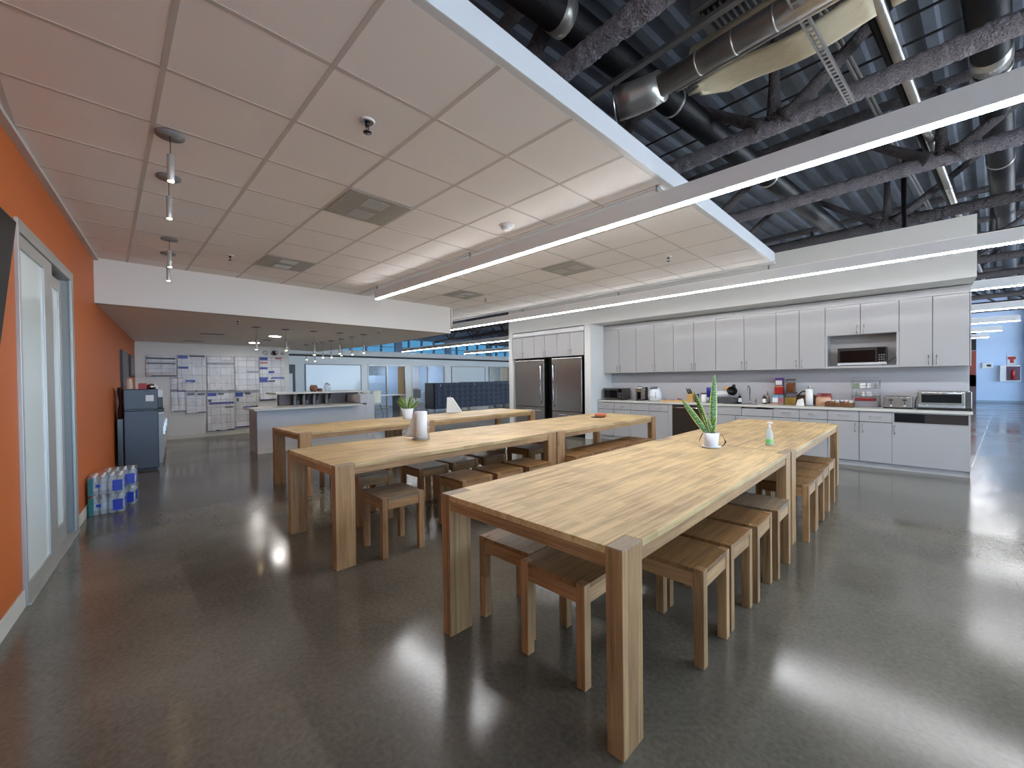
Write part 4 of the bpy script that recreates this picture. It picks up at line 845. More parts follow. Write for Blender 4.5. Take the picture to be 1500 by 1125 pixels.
MB().lathe([(.0305, .02), (.0305, .06)], n=24, cap=False).build('label', mat('green_label', (120, 196, 120), .4), t); MB().lathe([(.014, .165), (.014, .185), (.006, .188), (.006, .205)], n=14).box((-.012, -.035, .203), (.012, .012, .215)).build('pump', WPL, t, .002)
P = at(880, 611, z=ZT); t = thing('orange_dish', 'small terracotta-orange box on a dark coaster, on the middle-row table', 'dish', (P.x, P.y, ZT), .5)
MB().lathe([(.11, 0), (.115, .008)], (-.04, -.03), 28).build('coaster', BLK, t); MB().box((-.09, -.07, .0085), (.09, .07, .06)).build('box', ORG2, t, .02, seg=3)
# ------------------------------------------------------------------ sliding door in the orange wall
def wb(mb, s0, s1, o0, o1, z0, z1): return wallbox(mb, s0, s1, z0, z1, o0, o1)
dr = bpy.data.objects.new('door_1', None); C.objects.link(dr); dr['kind'] = 'structure'
a, b_ = sd0, sd1
mb = MB(); wb(mb, a, a+.03, -.08, .02, 0, zd); wb(mb, b_-.02, b_, -.08, .02, 0, zd); wb(mb, a+.03, b_-.02, -.08, .02, zd-.055, zd); wb(mb, a, b_, -.08, .035, 0, .018); wb(mb, b_-.05, b_+.05, .0, .02, 0, zd+.03); wb(mb, a, b_+.05, 0, .02, zd, zd+.03)
mb.build('door_frame', ALU, dr, .003)
sm = 1.34
mb = MB(); wb(mb, a+.03, a+.05, -.02, .012, .02, zd-.06); wb(mb, 1.13, 1.38, -.02, .012, .02, zd-.06); wb(mb, a+.05, 1.13, -.02, .012, .02, .115); wb(mb, a+.05, 1.13, -.02, .012, zd-.15, zd-.06)
p_ = mb.build('near_sash', ALU, dr, .003); mb = MB(); wb(mb, a+.05, 1.13, -.01, 0, .115, zd-.15); mb.build('pane', FROST, p_)
mb = MB(); wb(mb, 1.40, 1.47, -.058, -.03, .02, zd-.10); wb(mb, 1.89, 1.99, -.058, -.03, .02, zd-.10); wb(mb, 1.47, 1.89, -.058, -.03, .02, .18); wb(mb, 1.47, 1.89, -.058, -.03, zd-.2, zd-.10)
p_ = mb.build('far_sash', ALU, dr, .003); mb = MB(); wb(mb, 1.47, 1.89, -.05, -.04, .18, zd-.2); mb.build('pane', FROST, p_)
mb = MB(); wb(mb, a, b_, -.10, -.085, 0, zd); mb.build('recess_shade', BLK, dr)  # black sheet stands in for the shade deep in the door recess
# television
t = thing('television', 'black flat television at the left picture edge, tilted forward on the orange wall', 'television', (0, 0, 0))
def tv(s, z, d=0): return wallpt(s, .158-.101*(2.262-z)+d)+Vector((0, 0, z))
def tvbox(s0, s1, z0, z1, d0, d1): return [tv(s0, z0, d0), tv(s1, z0, d0), tv(s1, z0, d1), tv(s0, z0, d1)], [tv(s0, z1, d0), tv(s1, z1, d0), tv(s1, z1, d1), tv(s0, z1, d1)]
MB().hull(*tvbox(-1.53, -.301, 1.57, 2.262, -.035, 0)).build('casing', BLK, t, .004); MB().hull(*tvbox(-1.52, -.311, 1.585, 2.252, 0, .002)).build('screen', DARKSCR, t)
MB().hull(*tvbox(-1.2, -.7, 1.75, 2.1, -.08, -.03)).build('wall_mount', BLKP, t)
# water bottle cases
WB1 = mat('bottle_water', (200, 214, 222), .1, alpha=.5, spec=.8); WBL = mat('bottle_label', (28, 52, 170), .3); WBP = mat('bottle_label_pale', (176, 190, 206), .3); WBG = mat('green_print', (30, 110, 110), .3)
me_b = None
def case(s, off, z, lb, rz=0):
    global me_b
    P = wallpt(s, off+.29); t = thing('bottled_water_case', lb, 'water bottles', (P.x, P.y, z), math.atan2(WD.y, WD.x)+rz, 'shrink-wrapped water cases on the floor')
    for i in range(4):
        for j in range(4):
            if me_b is None:
                o = MB().lathe([(.03, 0), (.031, .02), (.031, .13), (.026, .16), (.012, .185), (.012, .20)], n=10).build('bottle', WB1, t); l = MB().lathe([(.0318, .05), (.0318, .12)], n=10, cap=False).build('label', WBP, o); c = MB().lathe([(.014, .19), (.014, .205)], n=8).build('cap', WPL, o); me_b = (o.data, l.data, c.data)
            else:
                o = bpy.data.objects.new('bottle', me_b[0]); C.objects.link(o); o.parent = t
                for q, nm in ((1, 'label'), (2, 'cap')): e = bpy.data.objects.new(nm, me_b[q]); C.objects.link(e); e.parent = o
            o.location = (.034+i*.064, .035+j*.068, .002)
    w, d, h = .265, .285, .212
    def pt(a, z): 
        q = a*4; k = int(q) % 4; f_ = q-int(q); c = [(0, 0), (w, 0), (w, d), (0, d)]; x = c[k][0]*(1-f_)+c[(k+1) % 4][0]*f_; y = c[k][1]*(1-f_)+c[(k+1) % 4][1]*f_
        return Vector((x+random.uniform(-.004, .004), y+random.uniform(-.004, .004), z))
    MB().grid(lambda a, v: pt(a % 1, .004+v*(h-.012)), 40, 6).grid(lambda a, v: Vector((w*a, d*v, h-.006+random.uniform(-.006, .004))), 10, 10).build('shrink_wrap', SHRINK, t)
    [MB().box(*q_).build('printed_patch', WBL, t) for q_ in (((-.007, .015, .03), (-.004, .095, .15)), ((-.007, .19, .09), (-.004, .225, .12)), ((.03, -.007, .04), (.15, -.004, .16)))]; MB().box((-.006, .245, .005), (-.004, .285, .19)).build('green_patch', WBG, t)
    return t
case(2.70, .02, 0, 'shrink-wrapped case of water bottles on the floor, lower of the front stack'); case(2.70, .02, .214, 'shrink-wrapped case of water bottles, upper of the front stack by the orange wall', .02)
case(3.0, .09, 0, 'shrink-wrapped case of water bottles on the floor behind the front stack', -.05); case(3.02, .10, .214, 'shrink-wrapped case of water bottles, upper of the rear stack', .03)
# dark fridge corner
t = thing('small_refrigerator', 'dark blue-grey refrigerator standing beside the orange wall', 'fridge', (-8.93, .415, 0))
MB().box((-.48, -.2, .02), (-.06, .21, 1.325)).build('body', DKREF2, t, .008); MB().box((-.055, -.205, .03), (0, .215, .985)).build('door', DKREF, t, .012); MB().box((-.055, -.205, 1.0), (0, .215, 1.33)).build('freezer_door', DKREF, t, .012)
MB().box((0, .06, 1.13), (.002, .16, 1.23)).build('paper_note', PAPER, t); MB().box((0, .04, 1.29), (.004, .12, 1.305)).build('badge', BLK, t); MB().box((-.4, -.18, 0), (-.08, .19, .02)).build('base', BLK, t)
tag(box('side_cabinet', (-9.25, .135, 0), (-8.96, .203, .86), DKREF2, bev=.004), 'low dark glossy cabinet squeezed between the refrigerator and the orange wall', 'cabinet')
o = MB().grid(lambda a, v: Vector((-9.12+.1*math.cos(a*2*PI)*(1-.3*v), .185+.03*math.sin(a*2*PI)*(1+.3*math.sin(v*9)), .862+.5*v)), 16, 12).build('coat', mat('dark_brown_cloth', (66, 40, 34), .9, var=.4, vscale=12), kind=None); tag(o, 'dark brown clothing bundled left of the refrigerator on the low cabinet', 'clothing')
def small(name, lb, cat, x, y, z, mb, m, group=None): 
    o = mb.build(name, m); o.location = (x, y, z); return tag(o, lb, cat, group)
small('paper_cups', 'stack of pale paper cups on top of the dark refrigerator', 'cups', -9.05, .29, 1.3255, MB().lathe([(.045, 0), (.032, .17), (.03, .175)], n=18), mat('cup_cream', (214, 196, 176), .7))
small('red_box', 'small red and white box on top of the dark refrigerator', 'box', -9.1, .45, 1.3255, MB().box((-.05, -.05, 0), (.05, .05, .10)), mat('red_box', (176, 50, 46), .5, var=.4, vscale=25))
small('metal_canister', 'silver canister at the right on top of the dark refrigerator', 'canister', -9.15, .56, 1.3255, MB().lathe([(.06, 0), (.06, .07), (.02, .09)], n=20), STEEL)
t = thing('coffee_counter', 'white counter along the orange wall behind the dark refrigerator', 'counter', (-9.55, 0, 0))
def wbl(mb, x0, x1, d, z0, z1):
    f = lambda x: -.433+(-3.617-x)*.0991
    return mb.hull([(x0+9.55, f(x0)+.02, z0), (x0+9.55, f(x0)+d, z0), (x1+9.55, f(x1)+d, z0), (x1+9.55, f(x1)+.02, z0)], [(x0+9.55, f(x0)+.02, z1), (x0+9.55, f(x0)+d, z1), (x1+9.55, f(x1)+d, z1), (x1+9.55, f(x1)+.02, z1)])
wbl(MB(), -9.60, -12.3, .56, 0, .88).build('body', LAM, t); wbl(MB(), -9.55, -12.35, .60, .88, .91).build('top', STONE, t)
for k in range(4):
    x0 = -9.65-k*.66; d_ = wbl(MB(), x0, x0-.63, .575, .08, .86).build('door', LAM, t); wbl(MB(), x0-.05, x0-.07, .60, .5, .65).build('handle', NICK, d_)
t = thing('coffee_machine', 'white and black coffee machine on the counter beside the dark refrigerator', 'coffee machine', (-9.85, .64, .911))
MB().box((-.15, -.12, 0), (.15, .12, .06)).box((-.15, -.12, .06), (-.02, .12, .38)).build('body', BLK, t, .01); MB().box((-.02, -.11, .26), (.15, .11, .40)).lathe([(.05, .40), (.055, .46), (.02, .48)], n=16).build('brew_head', WPL, t, .01); MB().lathe([(.04, .07), (.055, .12), (.05, .17)], (.07, 0), 18).build('carafe', BLKG, t)
small('steel_kettle', 'steel kettle farther along the white counter', 'kettle', -10.4, .72, .911, MB().lathe([(.08, 0), (.085, .08), (.06, .18), (.02, .20)], n=20).tube([(.06, 0, .15), (.12, 0, .2), (.11, 0, .06)], .008, 8), STEEL)
for c0, c1, y0, y1, lb in ((176, 184.5, 513, 569, 'nearer dark framed picture on the orange wall'), (188.5, 194, 520, 552, 'farther dark framed picture on the orange wall near the corner')):
    A, B_ = on_wall(c0, 540), on_wall(c1, 540); s0, s1 = (A-W0).dot(WD), (B_-W0).dot(WD); zt, z0 = on_wall(c0+1, y0).z, on_wall(c0+1, y1).z
    s1 = min(s1, 9.65)
    t = thing('wall_picture', lb, 'picture', tuple(wallpt((s0+s1)/2, 0)+Vector((0, 0, z0)))); L0 = t.location.copy()
    mb = MB(); wb(mb, s0, s1, .002, .035, z0, zt); f_ = mb.build('frame', BLK, t); 
    mb = MB(); wb(mb, s0+.05, s1-.05, .0345, .037, z0+.05, zt-.05); g_ = mb.build('print', mat('dark_print', (50, 42, 40), .3, var=.5, vscale=6), t)
    for q in (f_, g_): q.location = -L0
# ------------------------------------------------------------------ notices behind plastic on the back wall
XN = -13.345
HB, HR, HK = mat('heading_blue', (36, 56, 140), .4), mat('heading_red', (170, 90, 84), .4), mat('heading_dark', (60, 60, 70), .4)
HD = {1: ((214, 257, 524, 526, HK), (214, 257, 531.5, 533, HK)), 2: ((261, 275, 520.8, 525, HB), (277, 300, 520.8, 523, HK), (261, 276, 537, 540, HB), (272, 286, 556.5, 560, HB)), 4: ((274, 285, 576, 579, HK), (289, 300, 576, 579, HK)),
      7: ((380.5, 392, 523.5, 527.5, HB), (380.5, 392, 530.5, 532.5, HR), (403, 412, 524, 526.5, HR), (380.5, 392, 538, 541, HB), (393.5, 402, 543.5, 546.5, HB), (380.5, 392, 555, 560, HB), (393.5, 403, 557, 559.5, HK), (381, 391, 573.5, 576.5, HK), (395, 404, 573.5, 577, HK)),
      8: ((304, 317, 575.5, 580.5, HB), (319, 328, 576, 578.5, HK), (305, 310, 585, 589, HK), (330, 342, 595, 597.5, HK)), 9: ((345, 356, 575, 581, HB), (359, 367, 575, 578, HK), (347, 350, 583, 588, HK), (368, 378, 594, 596.5, HK))}
NT = [((213, 258), (521, 551.5), (60, 60, 70), 'top left wide printed notice sheet under shiny plastic', 1), ((259.5, 302), (520, 573), (40, 48, 110), 'second notice sheet from the left, crumpled plastic over blue headings', 2),
      ((250, 271), (553, 603), (110, 112, 120), 'small faded sheet below the top left notice', 3), ((272, 301.5), (574.5, 605), (60, 62, 72), 'sheet under the crumpled notice with a curled lower edge', 4),
      ((303, 343), (522, 573), (120, 122, 130), 'large calendar-like notice sheet at the middle of the wall', 5), ((344, 378.5), (522, 573), (130, 132, 138), 'large pale table-like notice sheet right of the calendar sheet', 6),
      ((379.5, 416), (523, 586), (36, 60, 150), 'rightmost notice sheet with several blue headings', 7), ((303, 343), (574.5, 631), (30, 40, 110), 'lower middle notice sheet reaching near the floor', 8), ((344, 378), (574.5, 625), (30, 56, 150), 'lower right notice sheet with a blue heading, next to the island bar', 9)]
for (x0, x1), (y0, y1), hd, lb, k in NT:
    ym = (y0+y1)/2
    A, B_ = at(x0, ym, x=XN), at(x1, ym, x=XN); zt, zl = at((x0+x1)/2, y0, x=XN).z, max(.13, at((x0+x1)/2, y1, x=XN).z)
    rr = random.Random(k); w, h = B_.y-A.y, zt-zl
    o = MB().grid(lambda a, v: Vector((.004+.012*abs(math.sin(a*7+k)*math.sin(v*6+k*2))+(.05*(1-v)**6), (a-.5)*w, v*h)), 26, 26).build('notice_sheet', papermat('notice_%d' % k, k*1.7, hd, rows=.17+.02*(k % 3), cols=.21+.03*(k % 2), hs=.27+.05*(k % 3)), solid=.002)
    o.location = (XN, (A.y+B_.y)/2, zl); tag(o, lb, 'notice', 'plastic-covered notices on the back wall')
    for (hx0, hx1, hy0, hy1, hm) in HD.get(k, ()):
        a_, b2_ = at(hx0, hy1, x=XN+.03), at(hx1, hy0, x=XN+.03)
        MB().box((.018, a_.y-o.location.y, a_.z-o.location.z), (.021, b2_.y-o.location.y, b2_.z-o.location.z)).build('printed_heading', hm, o)
SG = mat('sign_ink', (70, 40, 44), .5)
for px, lb in ((392, 'left of two small prohibition sign stickers above the notices'), (407, 'right of two small prohibition sign stickers above the notices')):
    P = at(px, 517, x=XN); t = thing('wall_sign', lb, 'sign', (XN+.002, P.y, P.z)); n = 24
    MB().box((0, -.15, -.08), (.004, .22, .08)).build('plate', WHITE, t)
    m_ = MB(); m_.add([(.006, r*math.cos(2*PI*i/n)-.06, r*math.sin(2*PI*i/n)) for r in (.062, .05) for i in range(n)], [(i, (i+1) % n, n+(i+1) % n, n+i) for i in range(n)]); m_.bar((.006, -.10, .04), (.006, -.02, -.04), .01, .004, up=(1, 0, 0)); m_.build('prohibition_symbol', SG, t)
    m_ = MB(); m_.add([(.006, .06, -.045), (.006, .18, -.045), (.006, .12, .05), (.006, .09, -.03), (.006, .15, -.03), (.006, .12, .025)], [(0, 1, 4, 3), (1, 2, 5, 4), (2, 0, 3, 5)]); m_.build('warning_symbol', SG, t)
# ------------------------------------------------------------------ island bar
t = thing('island_bar', 'white island bar with a raised ledge behind the back-row tables', 'bar counter', (-9.25, 2.12, 0))
BW = mat('bar_panel', (196, 196, 200), .5)
MB().box((-.62, 0, 0), (0, 2.25, .862)).build('front_panel', BW, t, .003); MB().box((0, 0, 0), (.012, 2.25, .09)).build('plinth', BASEW, t)
MB().box((-.62, -.10, .863), (.26, 2.05, .90)).build('worktop', STONE, t, .004)
MB().box((-.75, 2.252, 0), (.0, 2.45, 1.10)).box((-.75, 2.10, .901), (.0, 2.252, 1.10)).build('end_wall', BW, t, .003)
MB().box((-.95, .62, 0), (-.80, 2.42, 1.14)).build('back_panel', mat('bar_back', (120, 108, 108), .5), t, .003)
MB().box((-1.15, .45, 1.15), (-.42, 2.48, 1.185)).build('raised_ledge', STONE, t, .004)
for px in (433, 446, 461, 479):
    y_ = at(px, 587, x=-9.9).y-2.12
    for m__, dx, w_ in ((BLK, 0, .05), (GPL, -.06, .05)):
        pts = [(-.50, 1.148), (-.56, 1.10), (-.58, 1.0), (-.57, .902)]
        m_ = MB(); 
        for (xa, za), (xb, zb_) in zip(pts, pts[1:]): m_.hull([(xa, y_+dx, za), (xa-.12, y_+dx, za), (xa-.12, y_+dx+w_, za), (xa, y_+dx+w_, za)], [(xb, y_+dx, zb_), (xb-.12, y_+dx, zb_), (xb-.12, y_+dx+w_, zb_), (xb, y_+dx+w_, zb_)])
        m_.build('ledge_bracket', m__, t)
BRN = mat('brown_contents', (124, 84, 66), .6, var=.4, vscale=40)
for px, r, h, m1, lb in ((462, .085, .15, BRN, 'round glass jar with brown contents on the island ledge'), (471, .06, .07, BRN, 'low brown bowl between the jars on the island ledge'), (482, .075, .17, PAPER, 'tall glass jar with a lid on the island ledge')):
    P = at(px, 576, z=1.187); yy = at(px, 576, x=-9.85).y
    t = thing('glass_jar', lb, 'jar', (-9.95, yy, 1.1865)); MB().lathe([(r*.7, 0), (r, h*.3), (r, h*.7), (r*.7, h)], n=20).build('contents' if m1 is BRN else 'glass', m1 if m1 is BRN else WB1, t)
    if h > .1: MB().lathe([(r*.72, h), (r*.72, h+.02), (.012, h+.03), (.012, h+.045)], n=16).build('lid', WPL, t)
# ------------------------------------------------------------------ lounge and offices in the distance
def sofa(x, y0, y1, h, lb):
    t = thing('booth_sofa', lb, 'sofa', (x, (y0+y1)/2, 0), group='navy tufted high-back sofas'); w = (y1-y0)/2
    nb = max(3, int((y1-y0)/.32))
    def tuft(a, v): yy = -w+.02+(2*w-.04)*a; return Vector((.055-.03*max(0, 1-2.2*abs(((a*nb) % 1)-.5)-0)*0-.028*(math.cos(a*nb*2*PI)*.5+.5)*(math.cos(v*5*2*PI)*.5+.5), yy, .12+(h-.14)*v))
    MB().box((-.06, -w, .10), (.03, w, h)).build('back_panel', NAVY, t, .02); MB().grid(tuft, nb*8, 40).build('tufted_back', NAVY, t)
    MB().box((-.75, -w+.05, .18), (-.06, w-.05, .45)).build('seat', NAVY, t, .03)
    for sy in (-1, 1):
        yy = sorted((sy*w, sy*(w-.07))); MB().box((-.75, yy[0], .10), (.03, yy[1], h)).build('side_panel', NAVY, t, .02)
    for yy in (-w+.06, w-.06):
        for xx in (-.7, -.02): MB().tube([(xx, yy, 0), (xx, yy, .12)], .02, 8).build('foot', BLK, t)
    m_ = MB().box((.06, -w+.30, h-.17), (.064, -w+.34, h-.07)); m_.build('fabric_tag', GPL, t)
xs_ = -15.45
ya, yb_, yc, yd = [at(px, 590, x=xs_).y for px in (636, 669, 690, 733)]
sofa(xs_, ya, ya+2.0, 1.29, 'left navy tufted high-back sofa seen from behind'); sofa(xs_-.05, ya+2.03, ya+4.4, 1.31, 'middle navy tufted high-back sofa, wider than its neighbours'); sofa(xs_-.3, ya+4.6, ya+6.6, 1.33, 'right navy tufted high-back sofa, beside the fridge wall')
CH = mat('chair_shell', (206, 206, 190), .4); CHL = mat('chair_leg', (40, 44, 50), .4)
def chair(x, y, rz, lb, s=1):
    t = thing('meeting_chair', lb, 'chair', (x, y, 0), rz, 'cream meeting chairs'); t.scale = (s, s, 1)
    MB().grid(lambda a, v: Vector(((a-.5)*.46, -.02+.05*(2*a-1)**2+.0, .50+.52*v)), 8, 8).build('backrest', CH, t, solid=.02)
    MB().box((-.23, 0, .45), (.23, .44, .475)).build('seat', CH, t, .01)
    for sx in (-1, 1):
        MB().tube([(sx*.2, .4, .45), (sx*.22, .44, 0)], .013, 8).build('leg', CHL, t); MB().tube([(sx*.2, .05, .45), (sx*.22, -.12, 0)], .013, 8).build('leg', CHL, t)
        MB().tube([(sx*.23, 0, .62), (sx*.26, .3, .64)], .014, 8).build('armrest', CHL, t)
P = at(553, 609, z=0); chair(P.x, P.y, PI/2+.3, 'cream chair with dark legs standing free right of the island bar')
for px, lb in ((487, 'leftmost cream chair back peeking above the island ledge'), (503.5, 'second cream chair back from the left above the island ledge'), (520, 'third cream chair back from the left above the island ledge'), (535.5, 'rightmost cream chair back above the island ledge')):
    P = at(px, 571, z=1.0); chair(-16.55, at(px, 571, x=-16.55).y, PI/2, lb, .78)
tt = thing('meeting_table', 'long white meeting table behind the island bar', 'table', (-17.75, 8.2, 0)); MB().box((-.5, -2.0, .72), (.5, 2.0, .75)).build('tabletop', WPL, tt, .004)
for yy in (-1.7, 1.7): MB().box((-.35, yy-.04, 0), (.35, yy+.04, .72)).build('leg', GPL, tt)
def wbrd(y0, y1, lb):
    t = thing('whiteboard', lb, 'whiteboard', (XO, (y0+y1)/2, 0)); w = (y1-y0)/2
    MB().box((0, -w, .86), (.03, w, 2.18)).build('board', WBRD, t); m_ = MB(); m_.box((0, -w-.03, .83), (.045, -w, 2.21)).box((0, w, .83), (.045, w+.03, 2.21)).box((0, -w, 2.18), (.045, w, 2.21)).box((0, -w, .83), (.045, w, .86)); m_.build('frame', GPL, t)
wbrd(6.40, 8.93, 'large glossy whiteboard on the office wall behind the island bar'); wbrd(14.45, 17.0, 'whiteboard on the office wall above the navy sofas')
def opening(n, y0, y1, zt, mull, doorspan=None):
    o = bpy.data.objects.new('door_%d' % n, None); C.objects.link(o); o['kind'] = 'structure'; f_ = .05
    m_ = MB().box((XO-.12, y0, 0), (XO+.02, y0+f_, zt)).box((XO-.12, y1-f_, 0), (XO+.02, y1, zt)).box((XO-.12, y0, zt-f_), (XO+.02, y1, zt))
    for y in mull: m_.box((XO-.10, y-.04, 0), (XO, y+.04, zt))
    m_.box((XO-.1, y0, 0), (XO, (mull[0] if mull else y1), .05)); m_.build('door_frame', ALU, o)
    ys = [y0+f_]+list(mull)+[y1-f_]
    for a, b_ in zip(ys, ys[1:]):
        if doorspan and abs(b_-doorspan[1]) < .2 and n != 4: continue
        MB().box((XO-.06, a, .05), (XO-.05, b_, zt-f_)).build('glass_pane', GLASS, o)
    if doorspan:
        y = doorspan[0]; MB().box((XO-.62, y-.022, .01), (XO-.06, y+.022, zt-.06)).build('door_leaf', DOORW, o); MB().tube([(XO-.5, y-.05, 1.0), (XO-.4, y-.05, 1.0)], .012, 8).build('door_handle', CHROME, o)
opening(2, 9.30, 11.42, 2.22, [10.36], (11.33, 11.37)); opening(3, 11.80, 13.98, 2.24, [12.85]); opening(4, 17.3, 19.2, 2.24, [18.45], (19.1, 19.15))
def panel(name, px0, px1, py0, py1, x, m, lb, cat, th=.04):
    A, B_ = at(px0, (py0+py1)/2, x=x), at(px1, (py0+py1)/2, x=x); z0 = max(0, at((px0+px1)/2, py1, x=x).z); z1 = at((px0+px1)/2, py0, x=x).z
    return tag(MB().box((-th, 0, 0), (0, B_.y-A.y, z1-z0)).build(name, m, bev=.004), lb, cat) , (x, A.y, z0)
DB = mat('dark_blinds', (52, 76, 100), .5); PB = mat('pale_blue_panel', (176, 204, 232), .4); 
for a in [('office_cabinet', 541, 566, 550, 598, -21.8, PB, 'pale blue tall panel inside the first office', 'panel'), ('window_blind', 541, 552.5, 536, 549, -23.3, DB, 'dark blue blind at the top of the first office', 'blind'),
          ('wall_poster', 569.5, 574.5, 545.5, 565, -22.0, mat('poster_dark', (60, 50, 62), .5, var=.6, vscale=14), 'dark poster seen through the first office doorway', 'poster'), ('office_partition', 568, 579, 536, 594, -22.4, PB, 'light blue partition behind the dark poster', 'panel'),
          ('window_blind', 616, 624.5, 536, 560, -23.3, DB, 'dark blind in the second office, left of its mullion', 'blind'), ('office_partition', 605, 615.5, 536, 592, -22.6, WHITE, 'white partition inside the second office', 'panel'), ('window_blind', 628, 634.5, 536, 547.5, -23.3, DB, 'small dark blind in the second office, right of its mullion', 'blind'),
          ('office_cabinet', 628.5, 650, 548, 573, -21.6, mat('mint_panel', (196, 222, 216), .4), 'pale mint cabinet in the second office', 'cabinet'), ('office_cabinet', 718, 734, 536, 600, -22.0, mat('cream_panel', (214, 220, 204), .4), 'cream panel inside the third office', 'panel')]:
    o, L_ = panel(*a); o.location = L_
P = at(616, 590, x=-20.6); t = thing('office_desk', 'white office desk with papers seen through the second office door', 'desk', (-21.0, P.y, 0)); MB().box((-.4, -.8, .71), (.4, .8, .74)).build('desktop', WPL, t); MB().box((-.35, -.75, 0), (.35, -.7, .71)).box((-.35, .7, 0), (.35, .75, .71)).build('panel_leg', WPL, t)
o = MB().box((-.15, -.2, 0), (.15, .2, .08)).box((-.1, -.3, .08), (.1, .05, .2)).build('desk_clutter', mat('clutter', (120, 120, 130), .6, var=.6, vscale=20)); o.location = (-21.0, P.y, .7405); tag(o, 'grey heap of papers and devices on the office desk', 'desk items')
t = thing('desk_chair', 'dark blue swivel chair in the second office', 'chair', (-20.2, at(609, 590, x=-20.2).y, 0), 1.2)
MB().grid(lambda a, v: Vector(((a-.5)*.5, -.24+.1*(2*a-1)**2, .48+.42*v)), 8, 6).build('backrest', NAVY, t, solid=.05); MB().box((-.25, -.22, .42), (.25, .25, .5)).build('seat', NAVY, t, .03); MB().tube([(0, 0, .05), (0, 0, .42)], .03, 10).build('gas_post', CHROME, t)
for k in range(5): MB().tube([(0, 0, .07), (.28*math.cos(k*1.257), .28*math.sin(k*1.257), .03)], .018, 6).build('base_leg', BLK, t)
panel_, L_ = panel('dark_doorway', 421, 433, 534, 606, XO+.03, BLK, 'black doorway frame left of the large whiteboard', 'doorway', .03); panel_.location = L_
panel_, L_ = panel('white_door', 422, 429, 547, 606, XO+.06, WPL, 'white door leaf inside the black doorway frame', 'door', .02); panel_.location = L_
for k, y in enumerate((10.3, 12.95, 15.7, 18.6)):  # lamps added to brighten the offices, no such source seen
    t = thing('added_office_light', 'added fill light panel inside the %s office from the left' % ('first', 'second', 'third', 'fourth')[k], 'light', (XO-1.8, y, 2.55))
    MB().box((-.6, -.3, .005), (.6, .3, .06)).build('housing', FIXT, t); MB().box((-.57, -.27, 0), (.57, .27, .005)).build('diffuser', mat('office_fill_light_%d' % k, (255, 255, 255), .5, emit=(235, 245, 255), est=14), t)
# ------------------------------------------------------------------ far wall on the right
A = at(1446, 535.5, y=YF); t = thing('thermostat', 'small grey box on the blue-lit far wall', 'thermostat', (A.x, YF, A.z)); MB().box((-.18, -.06, -.14), (.18, 0, .14)).build('case', WPL, t, .02); MB().box((-.02, -.07, -.05), (.12, -.06, .05)).build('display', BLK, t)
A = at(1479, 548, y=YF); t = thing('extinguisher_cabinet', 'white fire extinguisher cabinet with a dark window on the far blue-lit wall', 'fire cabinet', (A.x, YF, A.z)); MB().box((-.32, -.2, -.35), (.32, 0, .42)).build('case', WPL, t, .01); MB().box((-.12, -.21, -.30), (.30, -.2, .36)).build('window', mat('dark_red_window', (90, 60, 80), .2, var=.5, vscale=8), t); MB().lathe([(.06, -.25), (.06, .15), (.02, .22)], (.08, -.23), 12).build('extinguisher', RED, t)
A = at(1482, 528, y=YF); t = thing('extinguisher_sign', 'small white and red sign projecting above the extinguisher cabinet', 'sign', (A.x, YF, A.z)); MB().box((-.14, -.03, -.22), (.14, 0, .22)).build('plate', WPL, t); MB().box((-.06, -.035, -.12), (.06, -.03, .05)).hull([(-.12, -.035, .05), (.12, -.035, .05), (.12, -.03, .05), (-.12, -.03, .05)], [(-.12, -.035, .18), (.12, -.035, .18), (.12, -.03, .18), (-.12, -.03, .18)]).build('arrow_mark', RED, t)
A, B_ = at(1420, 520, y=YF-.05), at(1430, 520, y=YF-.05); z1, z0 = at(1425, 514, y=YF-.05).z, at(1425, 566, y=YF-.05).z
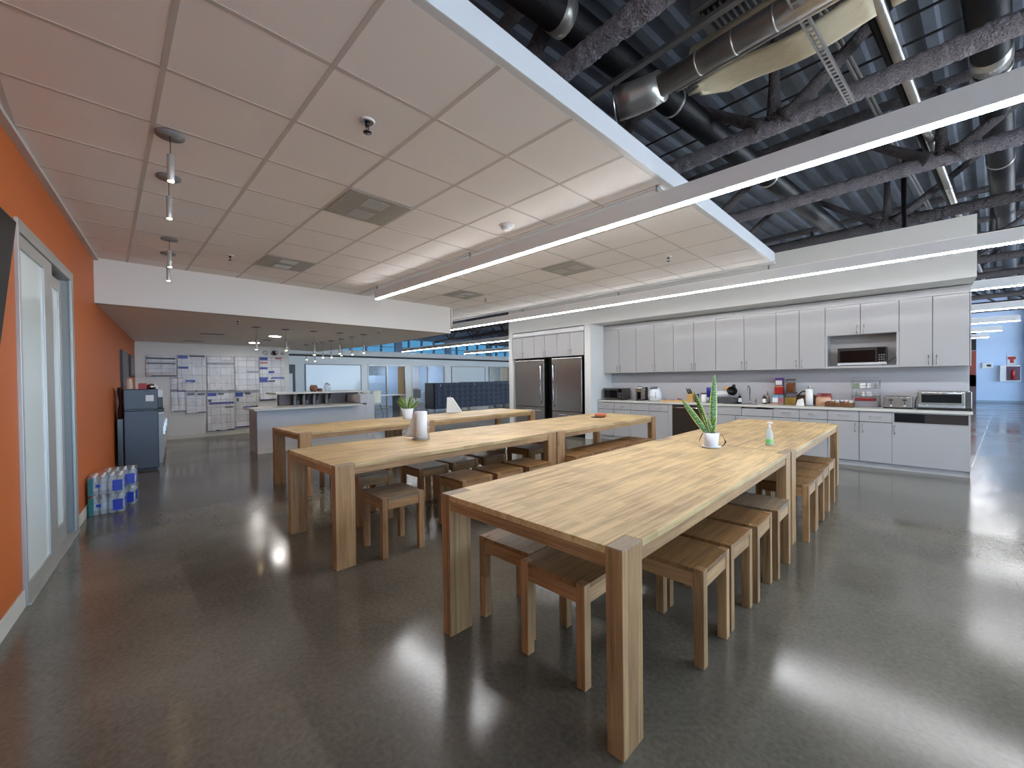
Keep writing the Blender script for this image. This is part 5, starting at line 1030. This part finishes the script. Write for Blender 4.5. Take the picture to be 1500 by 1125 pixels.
o = MB().box((-2.2, -.04, 0), (B_.x-A.x, 0, z1-z0)).build('mural_panel', mat('mural_red', (150, 70, 56), .6, var=.7, vscale=2.2)); o.location = (A.x, YF-.001, z0); tag(o, 'narrow strip of a red and dark mural right of the kitchen wall end', 'mural')
o = MB().box((-2.2, -.04, 0), (B_.x-A.x, 0, 1.35)).build('dark_cabinet', mat('brown_cabinet', (104, 84, 84), .5)); o.location = (A.x, YF-.001, 0); tag(o, 'brown low panel under the red mural', 'panel')
o = MB().box((-2.2, -.04, 0), (B_.x-A.x, 0, .9)).build('black_board', BLKP); o.location = (A.x, YF-.001, z1+.02); tag(o, 'black panel over the red mural', 'panel')
# ------------------------------------------------------------------ light
w = bpy.data.worlds.new('daylight'); bpy.context.scene.world = w; w.use_nodes = True
bg = w.node_tree.nodes['Background']; bg.inputs[0].default_value = (.52, .75, 1.0, 1); bg.inputs[1].default_value = 7.5
nt = w.node_tree; tc = nt.nodes.new('ShaderNodeTexCoord'); sp = nt.nodes.new('ShaderNodeSeparateXYZ'); nt.links.new(tc.outputs['Generated'], sp.inputs[0])
rp = nt.nodes.new('ShaderNodeValToRGB'); rp.color_ramp.elements[0].position = .47; rp.color_ramp.elements[0].color = (.80, .88, 1.0, 1); rp.color_ramp.elements[1].position = .52; rp.color_ramp.elements[1].color = (.45, .70, 1, 1)
mr = nt.nodes.new('ShaderNodeMapRange'); mr.inputs[1].default_value = -1; mr.inputs[2].default_value = 1; nt.links.new(sp.outputs['Z'], mr.inputs[0]); nt.links.new(mr.outputs[0], rp.inputs[0]); nt.links.new(rp.outputs[0], bg.inputs[0])
sc = bpy.context.scene
sc.view_settings.view_transform = 'Standard'; sc.view_settings.look = 'None'; sc.view_settings.gamma = 1; sc.view_settings.use_curve_mapping = False
sc.view_settings.exposure = 0.22
sc.cycles.max_bounces = 8; sc.cycles.diffuse_bounces = 5; sc.cycles.glossy_bounces = 4; sc.cycles.transparent_max_bounces = 12; sc.cycles.sample_clamp_indirect = 6
